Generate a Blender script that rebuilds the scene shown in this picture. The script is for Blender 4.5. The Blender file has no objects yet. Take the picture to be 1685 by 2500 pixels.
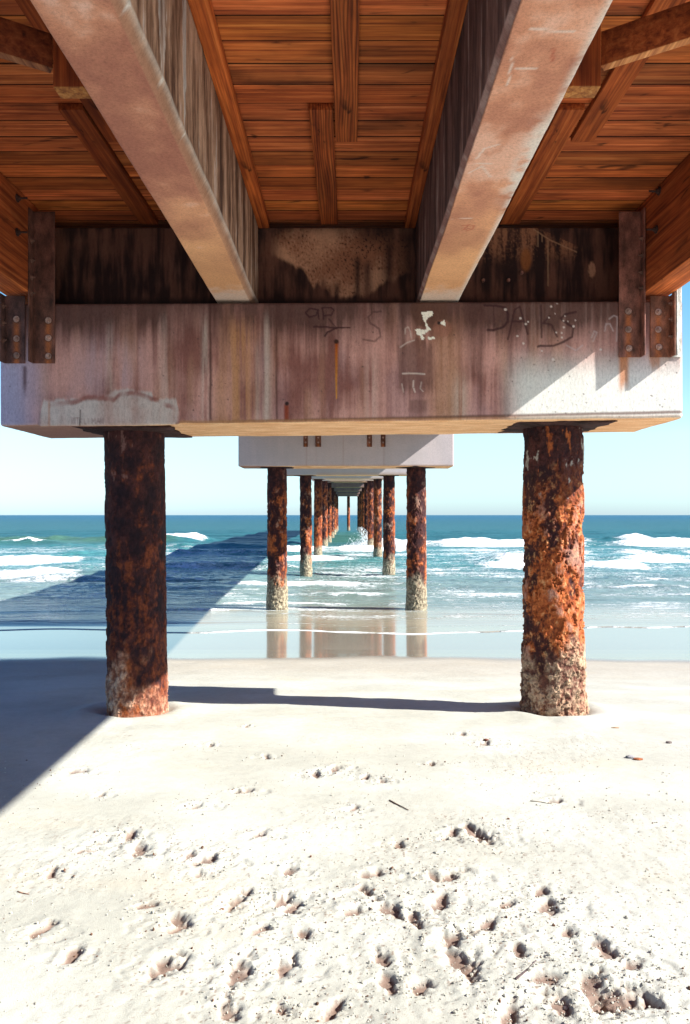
import bpy, math, random
import numpy as np
from mathutils import Vector
random.seed(7); rng = np.random.RandomState(11)
S = bpy.context.scene
C = S.collection
E = 2.52                      # eye height above the still water; all heights below are given from the eye
# ------------------------------------------------------------------ noise
_p = np.arange(256); np.random.RandomState(3).shuffle(_p); _p = np.concatenate([_p, _p, _p]).astype(np.int32)
_g = np.random.RandomState(5).normal(size=(256, 3)).astype(np.float32); _g /= np.linalg.norm(_g, axis=1)[:, None]
def perlin(x, y, z=0.0, seed=0):
    x, y, z = np.broadcast_arrays(np.asarray(x, np.float64), np.asarray(y, np.float64), np.asarray(z, np.float64))
    x = x + seed * 17.31; y = y + seed * 5.77
    xi = np.floor(x).astype(np.int64); yi = np.floor(y).astype(np.int64); zi = np.floor(z).astype(np.int64)
    xf = (x - xi).astype(np.float32); yf = (y - yi).astype(np.float32); zf = (z - zi).astype(np.float32)
    xi &= 255; yi &= 255; zi &= 255
    f = lambda t: t * t * t * (t * (t * 6 - 15) + 10)
    u, v, w = f(xf), f(yf), f(zf)
    r = 0
    for dx in (0, 1):
        for dy in (0, 1):
            for dz in (0, 1):
                h = _p[_p[_p[(xi + dx) & 255] + ((yi + dy) & 255)] + ((zi + dz) & 255)] & 255
                g = _g[h]
                d = g[..., 0] * (xf - dx) + g[..., 1] * (yf - dy) + g[..., 2] * (zf - dz)
                r = r + d * (u if dx else 1 - u) * (v if dy else 1 - v) * (w if dz else 1 - w)
    return r * 1.5
def fbm(x, y, z=0.0, oct=4, seed=0, gain=.5):
    r = 0; a = 1.0; t = 0; s = 1.0
    for k in range(oct):
        r = r + a * perlin(x * s, y * s, z * s, seed + k * 3); t += a; a *= gain; s *= 2.03
    return r / t * 1.4
def sm(a, b, x):
    t = np.clip((x - a) / (b - a), 0, 1); return t * t * (3 - 2 * t)
def mix(a, b, t):
    a = np.asarray(a, np.float64); b = np.asarray(b, np.float64); t = np.asarray(t)[..., None]
    return a * (1 - t) + b * t
# ------------------------------------------------------------------ mesh helpers
def mk(name, V, F, mat, parent=None, col=None, attrs=None, smooth=True, origin=(0, 0, 0), props=None):
    V = np.asarray(V, np.float64).reshape(-1, 3); F = np.asarray(F, np.int32)
    o3 = np.array(origin, np.float64)
    me = bpy.data.meshes.new(name)
    nv = len(V); nf, k = F.shape
    me.vertices.add(nv); me.vertices.foreach_set('co', (V - o3).astype(np.float32).ravel())
    me.loops.add(nf * k); me.loops.foreach_set('vertex_index', F.ravel())
    me.polygons.add(nf); me.polygons.foreach_set('loop_start', np.arange(nf, dtype=np.int32) * k)
    me.polygons.foreach_set('use_smooth', np.full(nf, smooth, dtype=bool))
    me.update(calc_edges=True)
    if col is not None:
        a = me.color_attributes.new('Col', 'FLOAT_COLOR', 'POINT')
        c = np.ones((nv, 4), np.float32); c[:, :3] = np.clip(col, 0.0, 6); a.data.foreach_set('color', c.ravel())
    for k_, v_ in (attrs or {}).items():
        a = me.attributes.new(k_, 'FLOAT', 'POINT'); a.data.foreach_set('value', np.asarray(v_, np.float32).ravel())
    me.materials.append(mat)
    o = bpy.data.objects.new(name, me); C.objects.link(o)
    if parent is not None:
        o.parent = parent
    else:
        o.location = (origin[0], origin[1], origin[2] + E)
    for k_, v_ in (props or {}).items(): o[k_] = v_
    return o
def empty(name, loc, label, cat, group=None):
    o = bpy.data.objects.new(name, None); C.objects.link(o); o.empty_display_size = .1
    o.location = (loc[0], loc[1], loc[2] + E); o['label'] = label; o['category'] = cat
    if group: o['group'] = group
    return o
def P(label, cat, group=None):
    d = {'label': label, 'category': cat}
    if group: d['group'] = group
    return d
def axis(a, b, r, step, lo=None, hi=None, coarse=None):
    """coordinates from a to b with rounding loops, dense inside lo..hi"""
    mid = []
    x = a + r
    while x < b - r - 1e-6:
        mid.append(x)
        st = step
        if lo is not None and (x < lo or x > hi): st = coarse or step * 6
        x += st
    if len(mid) > 1 and (b - r - mid[-1]) < step * .4: mid.pop()
    return np.array([a, a + r * .35] + mid + [b - r, b - r * .35, b])
def rbox(cx, cy, cz, r):
    """rounded box as a welded surface grid from three coordinate arrays"""
    Vs, Fs = [], []; n0 = 0
    ax = [cx, cy, cz]
    for d in range(3):
        for s in (0, 1):
            u, v = (d + 1) % 3, (d + 2) % 3
            A, B = np.meshgrid(ax[u], ax[v], indexing='ij')
            p = np.zeros(A.shape + (3,)); p[..., u] = A; p[..., v] = B; p[..., d] = ax[d][-1] if s else ax[d][0]
            nu, nv_ = A.shape
            idx = np.arange(nu * nv_).reshape(nu, nv_) + n0
            q = np.stack([idx[:-1, :-1], idx[1:, :-1], idx[1:, 1:], idx[:-1, 1:]], -1).reshape(-1, 4)
            if not s: q = q[:, ::-1]
            Vs.append(p.reshape(-1, 3)); Fs.append(q); n0 += nu * nv_
    V = np.concatenate(Vs); F = np.concatenate(Fs)
    _, i, inv = np.unique(np.round(V, 5), axis=0, return_index=True, return_inverse=True)
    V = V[i]; F = inv.reshape(-1)[F]
    lo = np.array([a[0] for a in ax]) + r; hi = np.array([a[-1] for a in ax]) - r
    c = np.clip(V, lo, hi); d = V - c; L = np.linalg.norm(d, axis=1)
    m = L > 1e-9
    N = np.zeros_like(V); N[m] = d[m] / L[m][:, None]
    return c + N * r, F, N
def sbox(x0, x1, y0, y1, z0, z1, r=.004, step=9):
    return rbox(axis(x0, x1, r, step), axis(y0, y1, r, step), axis(z0, z1, r, step), r)[:2]
def cat(parts):
    V = []; F = []; n = 0
    for v, f in parts:
        V.append(np.asarray(v)); F.append(np.asarray(f) + n); n += len(v)
    return np.concatenate(V), np.concatenate(F)
def cyl(p0, p1, r0, r1=None, n=12):
    r1 = r0 if r1 is None else r1
    p0 = Vector(p0); p1 = Vector(p1); d = (p1 - p0).normalized(); a = d.orthogonal().normalized(); b = d.cross(a)
    V = []; F = []
    rings = [(p0, r0 * .02), (p0, r0), (p1, r1), (p1, r1 * .02)]
    for p, r in rings:
        for k in range(n):
            t = 2 * math.pi * k / n; V.append(p + a * r * math.cos(t) + b * r * math.sin(t))
    for j in range(3):
        for k in range(n):
            F.append((j * n + k, j * n + (k + 1) % n, (j + 1) * n + (k + 1) % n, (j + 1) * n + k))
    return np.array([list(v) for v in V]), np.array(F)
# ------------------------------------------------------------------ materials
def mat(name):
    m = bpy.data.materials.new(name); m.use_nodes = True; nt = m.node_tree
    return m, nt, nt.nodes['Principled BSDF']
def N(nt, t, **kw):
    n = nt.nodes.new(t)
    for k, v in kw.items():
        if k.startswith('i_'): n.inputs[k[2:].replace('_', ' ')].default_value = v
        else: setattr(n, k, v)
    return n
def noise(nt, vec, scale, detail=5, rough=.6, dist=0):
    n = N(nt, 'ShaderNodeTexNoise'); n.inputs['Scale'].default_value = scale; n.inputs['Detail'].default_value = detail
    n.inputs['Roughness'].default_value = rough; n.inputs['Distortion'].default_value = dist
    nt.links.new(vec, n.inputs['Vector']); return n.outputs['Fac']
def mapping(nt, sc):
    tc = N(nt, 'ShaderNodeTexCoord'); mp = N(nt, 'ShaderNodeMapping'); mp.inputs['Scale'].default_value = sc
    nt.links.new(tc.outputs['Object'], mp.inputs['Vector']); return mp.outputs['Vector']
def ramp(nt, fac, stops):
    r = N(nt, 'ShaderNodeValToRGB'); e = r.color_ramp.elements
    while len(e) < len(stops): e.new(.5)
    for i, (p, c) in enumerate(stops):
        e[i].position = p; e[i].color = (c[0], c[1], c[2], 1) if hasattr(c, '__len__') else (c, c, c, 1)
    nt.links.new(fac, r.inputs['Fac']); return r.outputs['Color']
def mixc(nt, kind, fac, a, b):
    m = N(nt, 'ShaderNodeMix', data_type='RGBA', blend_type=kind)
    for sck, v in ((m.inputs[0], fac), (m.inputs[6], a), (m.inputs[7], b)):
        if hasattr(v, 'links'): nt.links.new(v, sck)
        else: sck.default_value = v if not hasattr(v, '__len__') else (*v, 1)
    return m.outputs[2]
def math_(nt, op, a, b=None, c=None, clamp=False):
    m = N(nt, 'ShaderNodeMath', operation=op); m.use_clamp = clamp
    for i, v in enumerate((a, b, c)):
        if v is None: continue
        if hasattr(v, 'links'): nt.links.new(v, m.inputs[i])
        else: m.inputs[i].default_value = v
    return m.outputs[0]
def attr(nt, name):
    a = N(nt, 'ShaderNodeAttribute'); a.attribute_name = name; return a
def bump(nt, h, strength, dist, bs, chain=None):
    b = N(nt, 'ShaderNodeBump'); b.inputs['Strength'].default_value = strength; b.inputs['Distance'].default_value = dist
    nt.links.new(h, b.inputs['Height'])
    if chain is not None: nt.links.new(chain, b.inputs['Normal'])
    nt.links.new(b.outputs['Normal'], bs.inputs['Normal']); return b.outputs['Normal']
# painted-by-vertex surfaces (stains live in the Col attribute) with fine procedural speckle and relief
def vmat(name, rough, sp_scale=90, sp=.35, stretch=(1, 1, 1), bstr=.5, bdist=.004, spec=.3, fine=1.0):
    m, nt, bs = mat(name)
    v = mapping(nt, stretch); a = attr(nt, 'Col')
    n1 = noise(nt, v, sp_scale, 4, .7); n2 = noise(nt, v, sp_scale * 5, 2, .6)
    k = ramp(nt, n1, [(.28, 1 - sp), (.5, 1.0), (.75, 1 + sp * .6)])
    c = mixc(nt, 'MULTIPLY', 1.0, a.outputs['Color'], k)
    k2 = ramp(nt, n2, [(.3, 1 - sp * .5 * fine), (.6, 1.0 + .1 * fine)])
    c = mixc(nt, 'MULTIPLY', 1.0, c, k2)
    nt.links.new(c, bs.inputs['Base Color'])
    bs.inputs['Roughness'].default_value = rough; bs.inputs['Specular IOR Level'].default_value = spec
    h = math_(nt, 'ADD', n1, math_(nt, 'MULTIPLY', n2, .4))
    bump(nt, h, bstr, bdist, bs)
    return m
M_conc = vmat('concrete', .88, 70, .26, (1, 1, .45), .22, .002)
M_rust = vmat('rusted_steel_pile', .9, 45, .55, (1, 1, .6), .9, .008, .25)
M_steel = vmat('rusty_bracket_steel', .75, 45, .55, (1, 1, .5), .5, .002, .4)
def wood(name, along, tint=(1, 1, 1), cath=False, dark=1.0):
    m, nt, bs = mat(name)
    sc = [36, 36, 36]; sc[along] = .9
    v = mapping(nt, sc); a = attr(nt, 'Col')
    n = noise(nt, v, 1.0, 7, .62, .4)
    st = [(.26, (.085, .018, .007)), (.39, (.28, .060, .016)), (.54, (.48, .122, .030)), (.74, (.70, .23, .070))]
    c = ramp(nt, n, [(p, [q * t * dark for q, t in zip(cc, tint)]) for p, cc in st])
    # knots and long dark streaks
    sk = [7, 7, 7]; sk[along] = 2.2
    vk = mapping(nt, sk)
    kn = noise(nt, vk, 1.3, 2, .5, 1.2)
    c = mixc(nt, 'MULTIPLY', 1.0, c, ramp(nt, kn, [(.27, .25), (.33, .85), (.6, 1.08)]))
    h = n
    if cath:
        sw = [9, 9, 9]; sw[along] = 1.0
        vw = mapping(nt, sw)
        w = N(nt, 'ShaderNodeTexWave'); w.wave_type = 'BANDS'; w.bands_direction = 'X'
        w.inputs['Scale'].default_value = 2.1; w.inputs['Distortion'].default_value = 14; w.inputs['Detail'].default_value = 1.5
        w.inputs['Detail Scale'].default_value = .42
        nt.links.new(vw, w.inputs['Vector'])
        c = mixc(nt, 'MULTIPLY', .8, c, ramp(nt, w.outputs['Fac'], [(.0, .35), (.35, .9), (1, 1.25)]))
    else:
        fs = [120, 120, 120]; fs[along] = 4
        vf = mapping(nt, fs); f = noise(nt, vf, 1.0, 3, .6)
        c = mixc(nt, 'MULTIPLY', .8, c, ramp(nt, f, [(.33, .72), (.5, 1), (.7, 1.15)]))
    c = mixc(nt, 'MULTIPLY', 1.0, c, a.outputs['Color'])
    nt.links.new(c, bs.inputs['Base Color']); bs.inputs['Roughness'].default_value = .8
    bs.inputs['Specular IOR Level'].default_value = .25
    bump(nt, h, .5, .004, bs)
    return m
M_deck = wood('deck_planks', 0)
M_str = wood('stringer_wood', 1, (.85, .8, .75), cath=True, dark=.85)
M_nail = wood('nailer_wood', 1, (1, .95, .85), dark=.9)
M_beam = wood('edge_beam_wood', 1, (.95, .85, .85), dark=.75)
M_post = wood('hanger_wood', 2, (1, .9, .8), dark=.8)

# ------------------------------------------------------------------ levels of the pier
Y0, L = 6.26, 12.55
NB = 10
rise = [0, .48, .94, 1.39, 1.86, 2.27] + [2.27] * 8
yb = lambda n: Y0 + L * n
# ------------------------------------------------------------------ bent caps
KX = 5.78 / 1700.0
px = lambda u: (u - 791) * KX          # layout of the marks on the front face of the nearest cap (metres)
pz = lambda v: (1170 - v) * KX
def seg_d(x, z, pts):
    d = np.full(x.shape, 9.0)
    for (a, b), (c, e) in zip(pts[:-1], pts[1:]):
        vx, vz = c - a, e - b; t = np.clip(((x - a) * vx + (z - b) * vz) / (vx * vx + vz * vz + 1e-12), 0, 1)
        d = np.minimum(d, np.hypot(x - a - t * vx, z - b - t * vz))
    return d
def inpoly(x, z, pts):
    r = np.zeros(x.shape, bool)
    j = len(pts) - 1
    for i in range(len(pts)):
        xi, zi = pts[i]; xj, zj = pts[j]
        with np.errstate(divide='ignore', invalid='ignore'):
            c = ((zi > z) != (zj > z)) & (x < (xj - xi) * (z - zi) / (zj - zi + 1e-12) + xi)
        r ^= c; j = i
    return r
def cap_colour(V, near, seed=0):
    x, y, z = V[:, 0], V[:, 1], V[:, 2]
    st = fbm(x * 9, y * 9, z * .55, 5, 1 + seed, .6); st2 = fbm(x * 28, y * 20, z * 1.1, 3, 9 + seed, .6)
    bl = fbm(x * 1.8, y * 2, z * 2.2, 4, 4 + seed)
    col = mix((.22, .10, .088), (.54, .325, .295), sm(-.4, .5, st * .55 + bl * .75 + st2 * .3))
    col = mix(col, (.42, .26, .17), .4 * sm(.0, .45, fbm(x * 5, y, z * .9, 3, 17)))
    col = mix(col, (.33, .26, .32), .25 * sm(.0, .45, fbm(x * 4, y, z * 1.1, 3, 19)))
    u = x / KX + 791; v = 1170 - z / KX
    if near:
        col = col * np.array([1.06, .95, .90])
        wv = v + 26 * st + 14 * st2
        # weathered brown-black band coming down from the top
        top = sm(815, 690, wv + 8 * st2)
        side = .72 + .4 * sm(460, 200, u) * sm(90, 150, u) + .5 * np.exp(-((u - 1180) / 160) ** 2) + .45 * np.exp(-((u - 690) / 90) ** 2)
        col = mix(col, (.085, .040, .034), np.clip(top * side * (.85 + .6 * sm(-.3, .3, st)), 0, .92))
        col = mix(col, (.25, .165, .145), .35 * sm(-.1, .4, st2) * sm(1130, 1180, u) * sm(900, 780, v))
        col = mix(col, (.70, .71, .67), .92 * sm(1120, 1200, u) * sm(780, 880, v))  # sunlit look of the lower right end painted in paler
        # skylight painted as bluish-grey on the left end
        col = mix(col, (.36, .38, .56), .8 * sm(130, 20, u) * sm(740, 840, v))
        col = mix(col, (.27, .27, .36), .5 * np.exp(-((u - 255) / 60) ** 2) * sm(745, 800, v) * sm(910, 860, v) * sm(-.4, .3, st))
        # ochre wash under the left girder
        col = mix(col, (.45, .22, .085), .8 * np.exp(-((u - 545) / 34) ** 2) * sm(700, 770, v) * sm(-.5, .3, st2 + .4 * st))
        col = mix(col, (.38, .21, .10), .5 * np.exp(-((u - 1010) / 38) ** 2) * sm(700, 800, v))
        col = mix(col, (.40, .20, .08), .45 * np.exp(-((u - 500) / 14) ** 2) * sm(800, 880, v))
        for c, w, a, v0 in ((466, 7, .6, 700), (606, 9, .55, 700), (1046, 16, .5, 840), (585, 5, .3, 760), (250, 8, .35, 720), (375, 12, .3, 700), (845, 14, .25, 790)):
            col = mix(col, (.56, .50, .44), a * np.exp(-((u - c) / w) ** 2) * sm(v0 - 10, v0 + 60, v) * sm(-.6, .2, st2))
        for c, w, a, v1 in ((478, 3.2, .85, 960), (488, 9, .5, 780), (629, 2.6, .8, 965), (636, 5, .35, 760), (1075, 16, .45, 860), (1092, 6, .45, 940),
                            (915, 5, .5, 900), (400, 5, .35, 720), (700, 10, .3, 820), (1160, 5, .3, 860), (1290, 6, .35, 800), (735, 5, .3, 800), (1240, 8, .3, 840)):
            wob = 2.0 * perlin(z * 5, c, 0, 2)
            col = mix(col, (.07, .028, .024), a * np.exp(-((u - c - wob) / w) ** 2) * sm(v1 + 25, v1 - 25, v + 20 * st2) * sm(-.7, -.1, st2))
        # rust runs
        t = np.clip((v - 776) / 130, 0, 1)
        rr = np.exp(-((u - 764.5 - 1.5 * perlin(z * 7, 0, 0, 4)) / (3.6 - 2.4 * t)) ** 2) * (v > 776) * (t < 1)
        col = mix(col, mix((.33, .06, .01), (.60, .27, .04), t), np.clip(rr * 1.3, 0, 1))
        col = mix(col, (.05, .02, .015), sm(6.5, 4, np.hypot(u - 764, v - 776)))
        rr = np.exp(-((u - 651) / 5.5) ** 4) * sm(914, 922, v + 5 * st2)
        col = mix(col, (.24, .045, .02), rr * .95)
        col = mix(col, (.03, .015, .015), sm(6, 3, np.hypot(u - 652, v - 916)))
        rr = sm(16, 5, abs(u - 1417 - .0 * v)) * sm(805, 815, v) * sm(905, 870, v + 14 * st2)
        col = mix(col, (.48, .16, .04), rr * .8)
        rr = sm(16, 8, abs(u - 1487)) * sm(805, 815, v) * sm(850, 822, v + 14 * st2)
        col = mix(col, (.42, .16, .06), rr * .6)
        rr = np.exp(-((u - 57) / 5) ** 2) * sm(822, 830, v) * sm(905, 860, v)
        col = mix(col, (.07, .03, .04), rr * .8)
        # dark shield-like stain under the peeled paint
        q = sm(1.25, .8, np.hypot((u - 946) / 38, np.minimum(v - 800, 0) / 32) + .35 * st2 + .25 * st) * sm(908, 870, v + 12 * st2)
        col = mix(col, (.115, .05, .04), q * .62)
        q = sm(1.1, .9, np.hypot((u - 975) / 42, (v - 705) / 42))
        col = mix(col, (.11, .05, .035), q * .75)
        q = sm(24, 16, abs(u - 950)) * sm(905, 915, v) * sm(955, 930, v)
        col = mix(col, (.13, .06, .05), q * .55)
        q = sm(1.1, .85, np.hypot((u - 1005) / 22, (v - 748) / 20))
        col = mix(col, (.30, .13, .09), q * .6)
        # scratched light strokes
        Z = lambda a, b: (651.4 + a * .356, 688.6 + b * .356)
        for pts, w, a in (([Z(740, 455), Z(780, 452), Z(880, 458)], 1.6, .8), ([Z(755, 200), Z(758, 165), Z(775, 155), Z(790, 185), Z(795, 225)], 1.4, .5),
                          ([Z(725, 285), Z(770, 255), Z(815, 240)], 1.3, .7), ([Z(810, 500), Z(808, 540), Z(818, 572)], 1.6, .8),
                          ([Z(860, 510), Z(852, 550), Z(870, 570)], 1.3, .5), ([Z(735, 520), Z(745, 572)], 1.3, .5)):
            col = mix(col, (.62, .52, .47), a * sm(w * 1.6, w * .5, seg_d(u, v, pts)))
        # remains of white paint
        wob_u = u + 2.2 * perlin(u * .22, v * .22, 0, 6) + 1.2 * st2; wob_v = v + 2.2 * perlin(u * .22, v * .22, 0, 7)
        for poly in ([(860, 60), (930, 55), (932, 85), (898, 97), (888, 122), (905, 150), (918, 172), (890, 196), (866, 182), (888, 168), (880, 125), (872, 108)],
                     [(822, 172), (850, 166), (885, 178), (884, 200), (862, 204), (832, 208)], [(975, 135), (1008, 108), (1013, 157), (990, 142)],
                     [(900, 222), (945, 220), (948, 236), (903, 238)], [(850, 204), (868, 206), (880, 236), (862, 240)]):
            col = mix(col, (.86, .84, .74), inpoly(wob_u, wob_v, [Z(a, b) for a, b in poly]) * 1.0)
        col = mix(col, (.03, .02, .02), sm(5, 3, np.hypot(u - 997, v - 735)))
        # finger-drawn letters in the grime: OR over an arrow, a faint S, large DAKS
        D = (.045, .015, .017)
        z5 = lambda a, b: (1023.6 + a * .2967, 670 + b * .2967)
        strokes = [([Z(205, 45), Z(150, 30), Z(120, 60), Z(145, 90), Z(190, 75), Z(200, 40), Z(208, 100)], 1.3, .8),
                   ([Z(235, 100), Z(230, 30)], 1.3, .75), ([Z(225, 30), Z(280, 25), Z(302, 45), Z(285, 75), Z(240, 80)], 1.3, .75),
                   ([Z(175, 150), Z(250, 152), Z(320, 158), Z(400, 156)], 1.3, .75), ([Z(320, 158), Z(260, 185), Z(245, 208)], 1.5, .8), ([Z(270, 100), Z(310, 150)], 1.2, .5),
                   ([Z(600, 55), Z(550, 60), Z(520, 90), Z(535, 130), Z(590, 165), Z(600, 215), Z(560, 245), Z(490, 235)], 1.6, .45),
                   ([z5(260, 85), z5(350, 88), z5(415, 105), z5(440, 150), z5(437, 215), z5(400, 255), z5(340, 275), z5(285, 278)], 1.9, .75),
                   ([z5(330, 90), z5(335, 275)], 1.6, .35),
                   ([z5(440, 350), z5(468, 220), z5(490, 120), z5(530, 95), z5(560, 200), z5(590, 310)], 1.6, .65), ([z5(470, 212), z5(550, 212)], 1.5, .7),
                   ([z5(690, 90), z5(695, 210), z5(697, 335)], 1.7, .65), ([z5(760, 170), z5(710, 225), z5(775, 240), z5(815, 330)], 1.6, .6),
                   ([z5(960, 140), z5(880, 155), z5(845, 190), z5(890, 230), z5(940, 260), z5(930, 330), z5(870, 370), z5(790, 400), z5(670, 405)], 1.8, .7)]
        for pts, w, a in strokes:
            col = mix(col, D, min(1, a * 1.15) * sm(w * 2.1, w * .7, seg_d(u + 1.0 * perlin(u * .1, v * .1, 0, 3), v + 1.5 * perlin(u * .1, v * .1, 0, 5), pts)))
        for pts in ([z5(1080, 340), z5(1100, 290), z5(1120, 300), z5(1090, 370)], [z5(1180, 290), z5(1190, 235), z5(1220, 235), z5(1245, 290)],
                    [z5(1215, 195), z5(1250, 170), z5(1275, 180), z5(1272, 370)], [z5(890, 400), z5(960, 440), z5(1010, 400)]):
            col = mix(col, (.50, .42, .42), .45 * sm(2.6, 1, seg_d(u, v, pts)))
        # bird-lime and paint specks
        r2 = np.random.RandomState(21)
        for a, b in [(330, 48), (495, 44), (527, 44), (553, 45), (817, 74), (800, 153), (752, 184), (534, 187), (593, 214), (865, 209), (898, 213), (941, 252), (955, 205), (810, 298), (850, 303),
                     (558, 382), (867, 259), (785, 508), (1150, 434), (700, 440), (512, 324), (852, 338), (875, 172), (575, 232), (420, 118), (770, 97)]:
            cu, cv = z5(a, b); rad = r2.uniform(1.6, 3.2)
            col = mix(col, (.66, .57, .53), .9 * sm(rad * 1.2, rad * .6, np.hypot(u - cu, v - cv) + .8 * st2))
        for k in range(110):      # blow holes in the concrete
            cu, cv, rad = r2.uniform(20, 1540), r2.uniform(700, 955), r2.uniform(.9, 1.8)
            if k > 60: cu = r2.uniform(1100, 1540)
            m_ = (abs(u - cu) < 6) & (abs(v - cv) < 6)
            col[m_] = mix(col[m_], (.08, .05, .05), .75 * sm(rad * 1.4, rad * .6, np.hypot(u[m_] - cu, v[m_] - cv)))
        # pale mortar repair, lower left, with its red-brown upper edge and faint scratched lettering
        edge = np.interp(u, [88, 100, 130, 180, 235, 262, 300, 345, 352, 400, 412], [958, 905, 901, 902, 897, 883, 880, 888, 905, 900, 950])
        inside = sm(88, 96, u) * sm(414, 404, u + .25 * np.maximum(v - 930, 0)) * sm(-4, 5, v - edge + 6 * st2)
        col = mix(col, mix((.47, .33, .29), (.54, .49, .46), sm(-.3, .4, bl + .5 * st)), inside * .85)
        e2 = np.interp(u, [110, 175, 200, 260, 275, 300, 330, 352, 400], [915, 907, 898, 903, 890, 889, 896, 905, 925])
        col = mix(col, (.26, .085, .07), .8 * sm(9, 2, abs(v - e2 - 3 * st2)) * sm(-.5, .15, perlin(u * .035, v * .02, 0, 8)) * sm(100, 125, u) * sm(405, 385, u))
        col = mix(col, (.46, .19, .10), .5 * sm(4, 1, abs(u - 113)) * sm(900, 910, v) * (v < 960))
        q1 = lambda a, b: (83.7 + a * .2315, 865 + b * .2315)
        for pts in ([q1(345, 330), q1(345, 385)], [q1(362, 385), q1(362, 335), q1(380, 385), q1(380, 335)], [q1(392, 335), q1(418, 335)], [q1(405, 335), q1(405, 385)],
                    [q1(545, 385), q1(545, 340), q1(562, 365), q1(578, 340), q1(578, 385)], [q1(590, 385), q1(605, 340), q1(622, 385)], [q1(595, 368), q1(616, 368)],
                    [q1(632, 385), q1(632, 340), q1(655, 385), q1(655, 340)], [q1(440, 370), q1(425, 350), q1(445, 345)], [q1(470, 345), q1(470, 385), q1(490, 385)], [q1(510, 345), q1(510, 385)]):
            col = mix(col, (.22, .13, .13), .5 * sm(2.0, .6, seg_d(u, v, pts)))
        col = mix(col, (.05, .03, .03), .8 * sm(2.2, .8, seg_d(u, v, [q1(432, 265), q1(430, 330), q1(424, 425)])))
        # drip lip
        col = mix(col, (.12, .055, .04), .8 * sm(6, 1, abs(v - np.interp(u, [0, 1552], [968, 951]) + 6)) * sm(-.4, .1, st + .4) * (u > 400))
    else:
        v2 = v - (seed * 0)
        col = mix(col, (.49, .46, .475), .85) if seed < 5 else mix(col, (.22, .14, .13), .8)
        for c, w in ((-.79, .012), (-1.02, .02), (-.12, .01), (.88, .02)):
            col = mix(col, (.26, .12, .08), .25 * np.exp(-((x - c) / w) ** 2) * sm(-.4, .2, st2 + .3))
    return col
def make_cap(n, label):
    y = yb(n); rz = rise[n]
    near = n == 0
    x0, x1 = -2.69, 2.587
    ztop, zb = 1.645, .715
    st = .0062 if near else (.03 if n == 1 else .12)
    cx = axis(x0, x1, .022, st); cy = axis(y - .485, y + .485, .022, .05 if near else .2); cz = axis(zb, ztop, .022, st)
    V, F, Nn = rbox(cx, cy, cz, .022)
    flat = V.copy()
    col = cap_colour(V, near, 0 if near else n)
    # soffit: sand bounce light painted in as warm tan, with darker rust stain
    so = sm(zb + .012, zb + .002, V[:, 2])
    b = fbm(V[:, 0] * 3, V[:, 1] * 14, 0, 4, 12)
    col = mix(col, mix((.78, .42, .20), (.98, .62, .35), sm(-.4, .4, b)), so)
    lt = sm(-1.5, -2.2, V[:, 0]); col = mix(col, mix(col, (.30, .15, .14), .8), so * lt)
    lip = np.exp(-((V[:, 2] - zb - .016) / .012) ** 2) * (V[:, 0] > -1.3)
    col = mix(col, (.50, .25, .10), .5 * lip)
    # surface relief
    h = .0020 * fbm(V[:, 0] * 3, V[:, 1] * 3, V[:, 2] * 3, 3, 30)
    fr = (V[:, 1] < y - .47)
    V[:, 1] += np.where(fr, h + .0005 * fbm(V[:, 0] * 40, 0, V[:, 2] * 14, 2, 33), 0)
    V[:, 2] += .006 * fbm(V[:, 0] * 2.5, V[:, 1] * 5, 0, 3, 35) * sm(zb + .1, zb, V[:, 2])
    if near:
        # the mould was not quite level: left end a little deeper
        t = (V[:, 0] - x0) / (x1 - x0); k = (V[:, 2] - zb) / (ztop - zb)
        V[:, 2] += (1 - k) * (-.028 + .06 * t) + k * (-.013 + .025 * t)
        # repair bulges out over the lower left edge
        u = flat[:, 0] / KX + 791; v = 1170 - flat[:, 2] / KX
        ins = sm(86, 96, u) * sm(414, 402, u) * sm(880, 905, v)
        V[:, 1] -= np.where(fr, .007 * ins, 0)
        V[:, 2] -= .012 * ins * sm(935, 960, v) * fr
    V[:, 2] += rz
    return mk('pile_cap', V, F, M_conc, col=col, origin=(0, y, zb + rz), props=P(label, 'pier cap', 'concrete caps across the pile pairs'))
ordn = ['nearest', 'second', 'third', 'fourth', 'fifth', 'sixth', 'seventh', 'eighth', 'ninth', 'tenth']
caplab = ['large stained concrete cap beam nearest the camera, with scratched letters and white paint remains',
          'plain pale concrete cap over the second pair of piles, lit on its right end']
for n in range(NB):
    make_cap(n, caplab[n] if n < 2 else 'concrete cap beam over the %s pair of piles%s' % (ordn[n], ', last at the sea end' if n == NB - 1 else ''))
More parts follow.
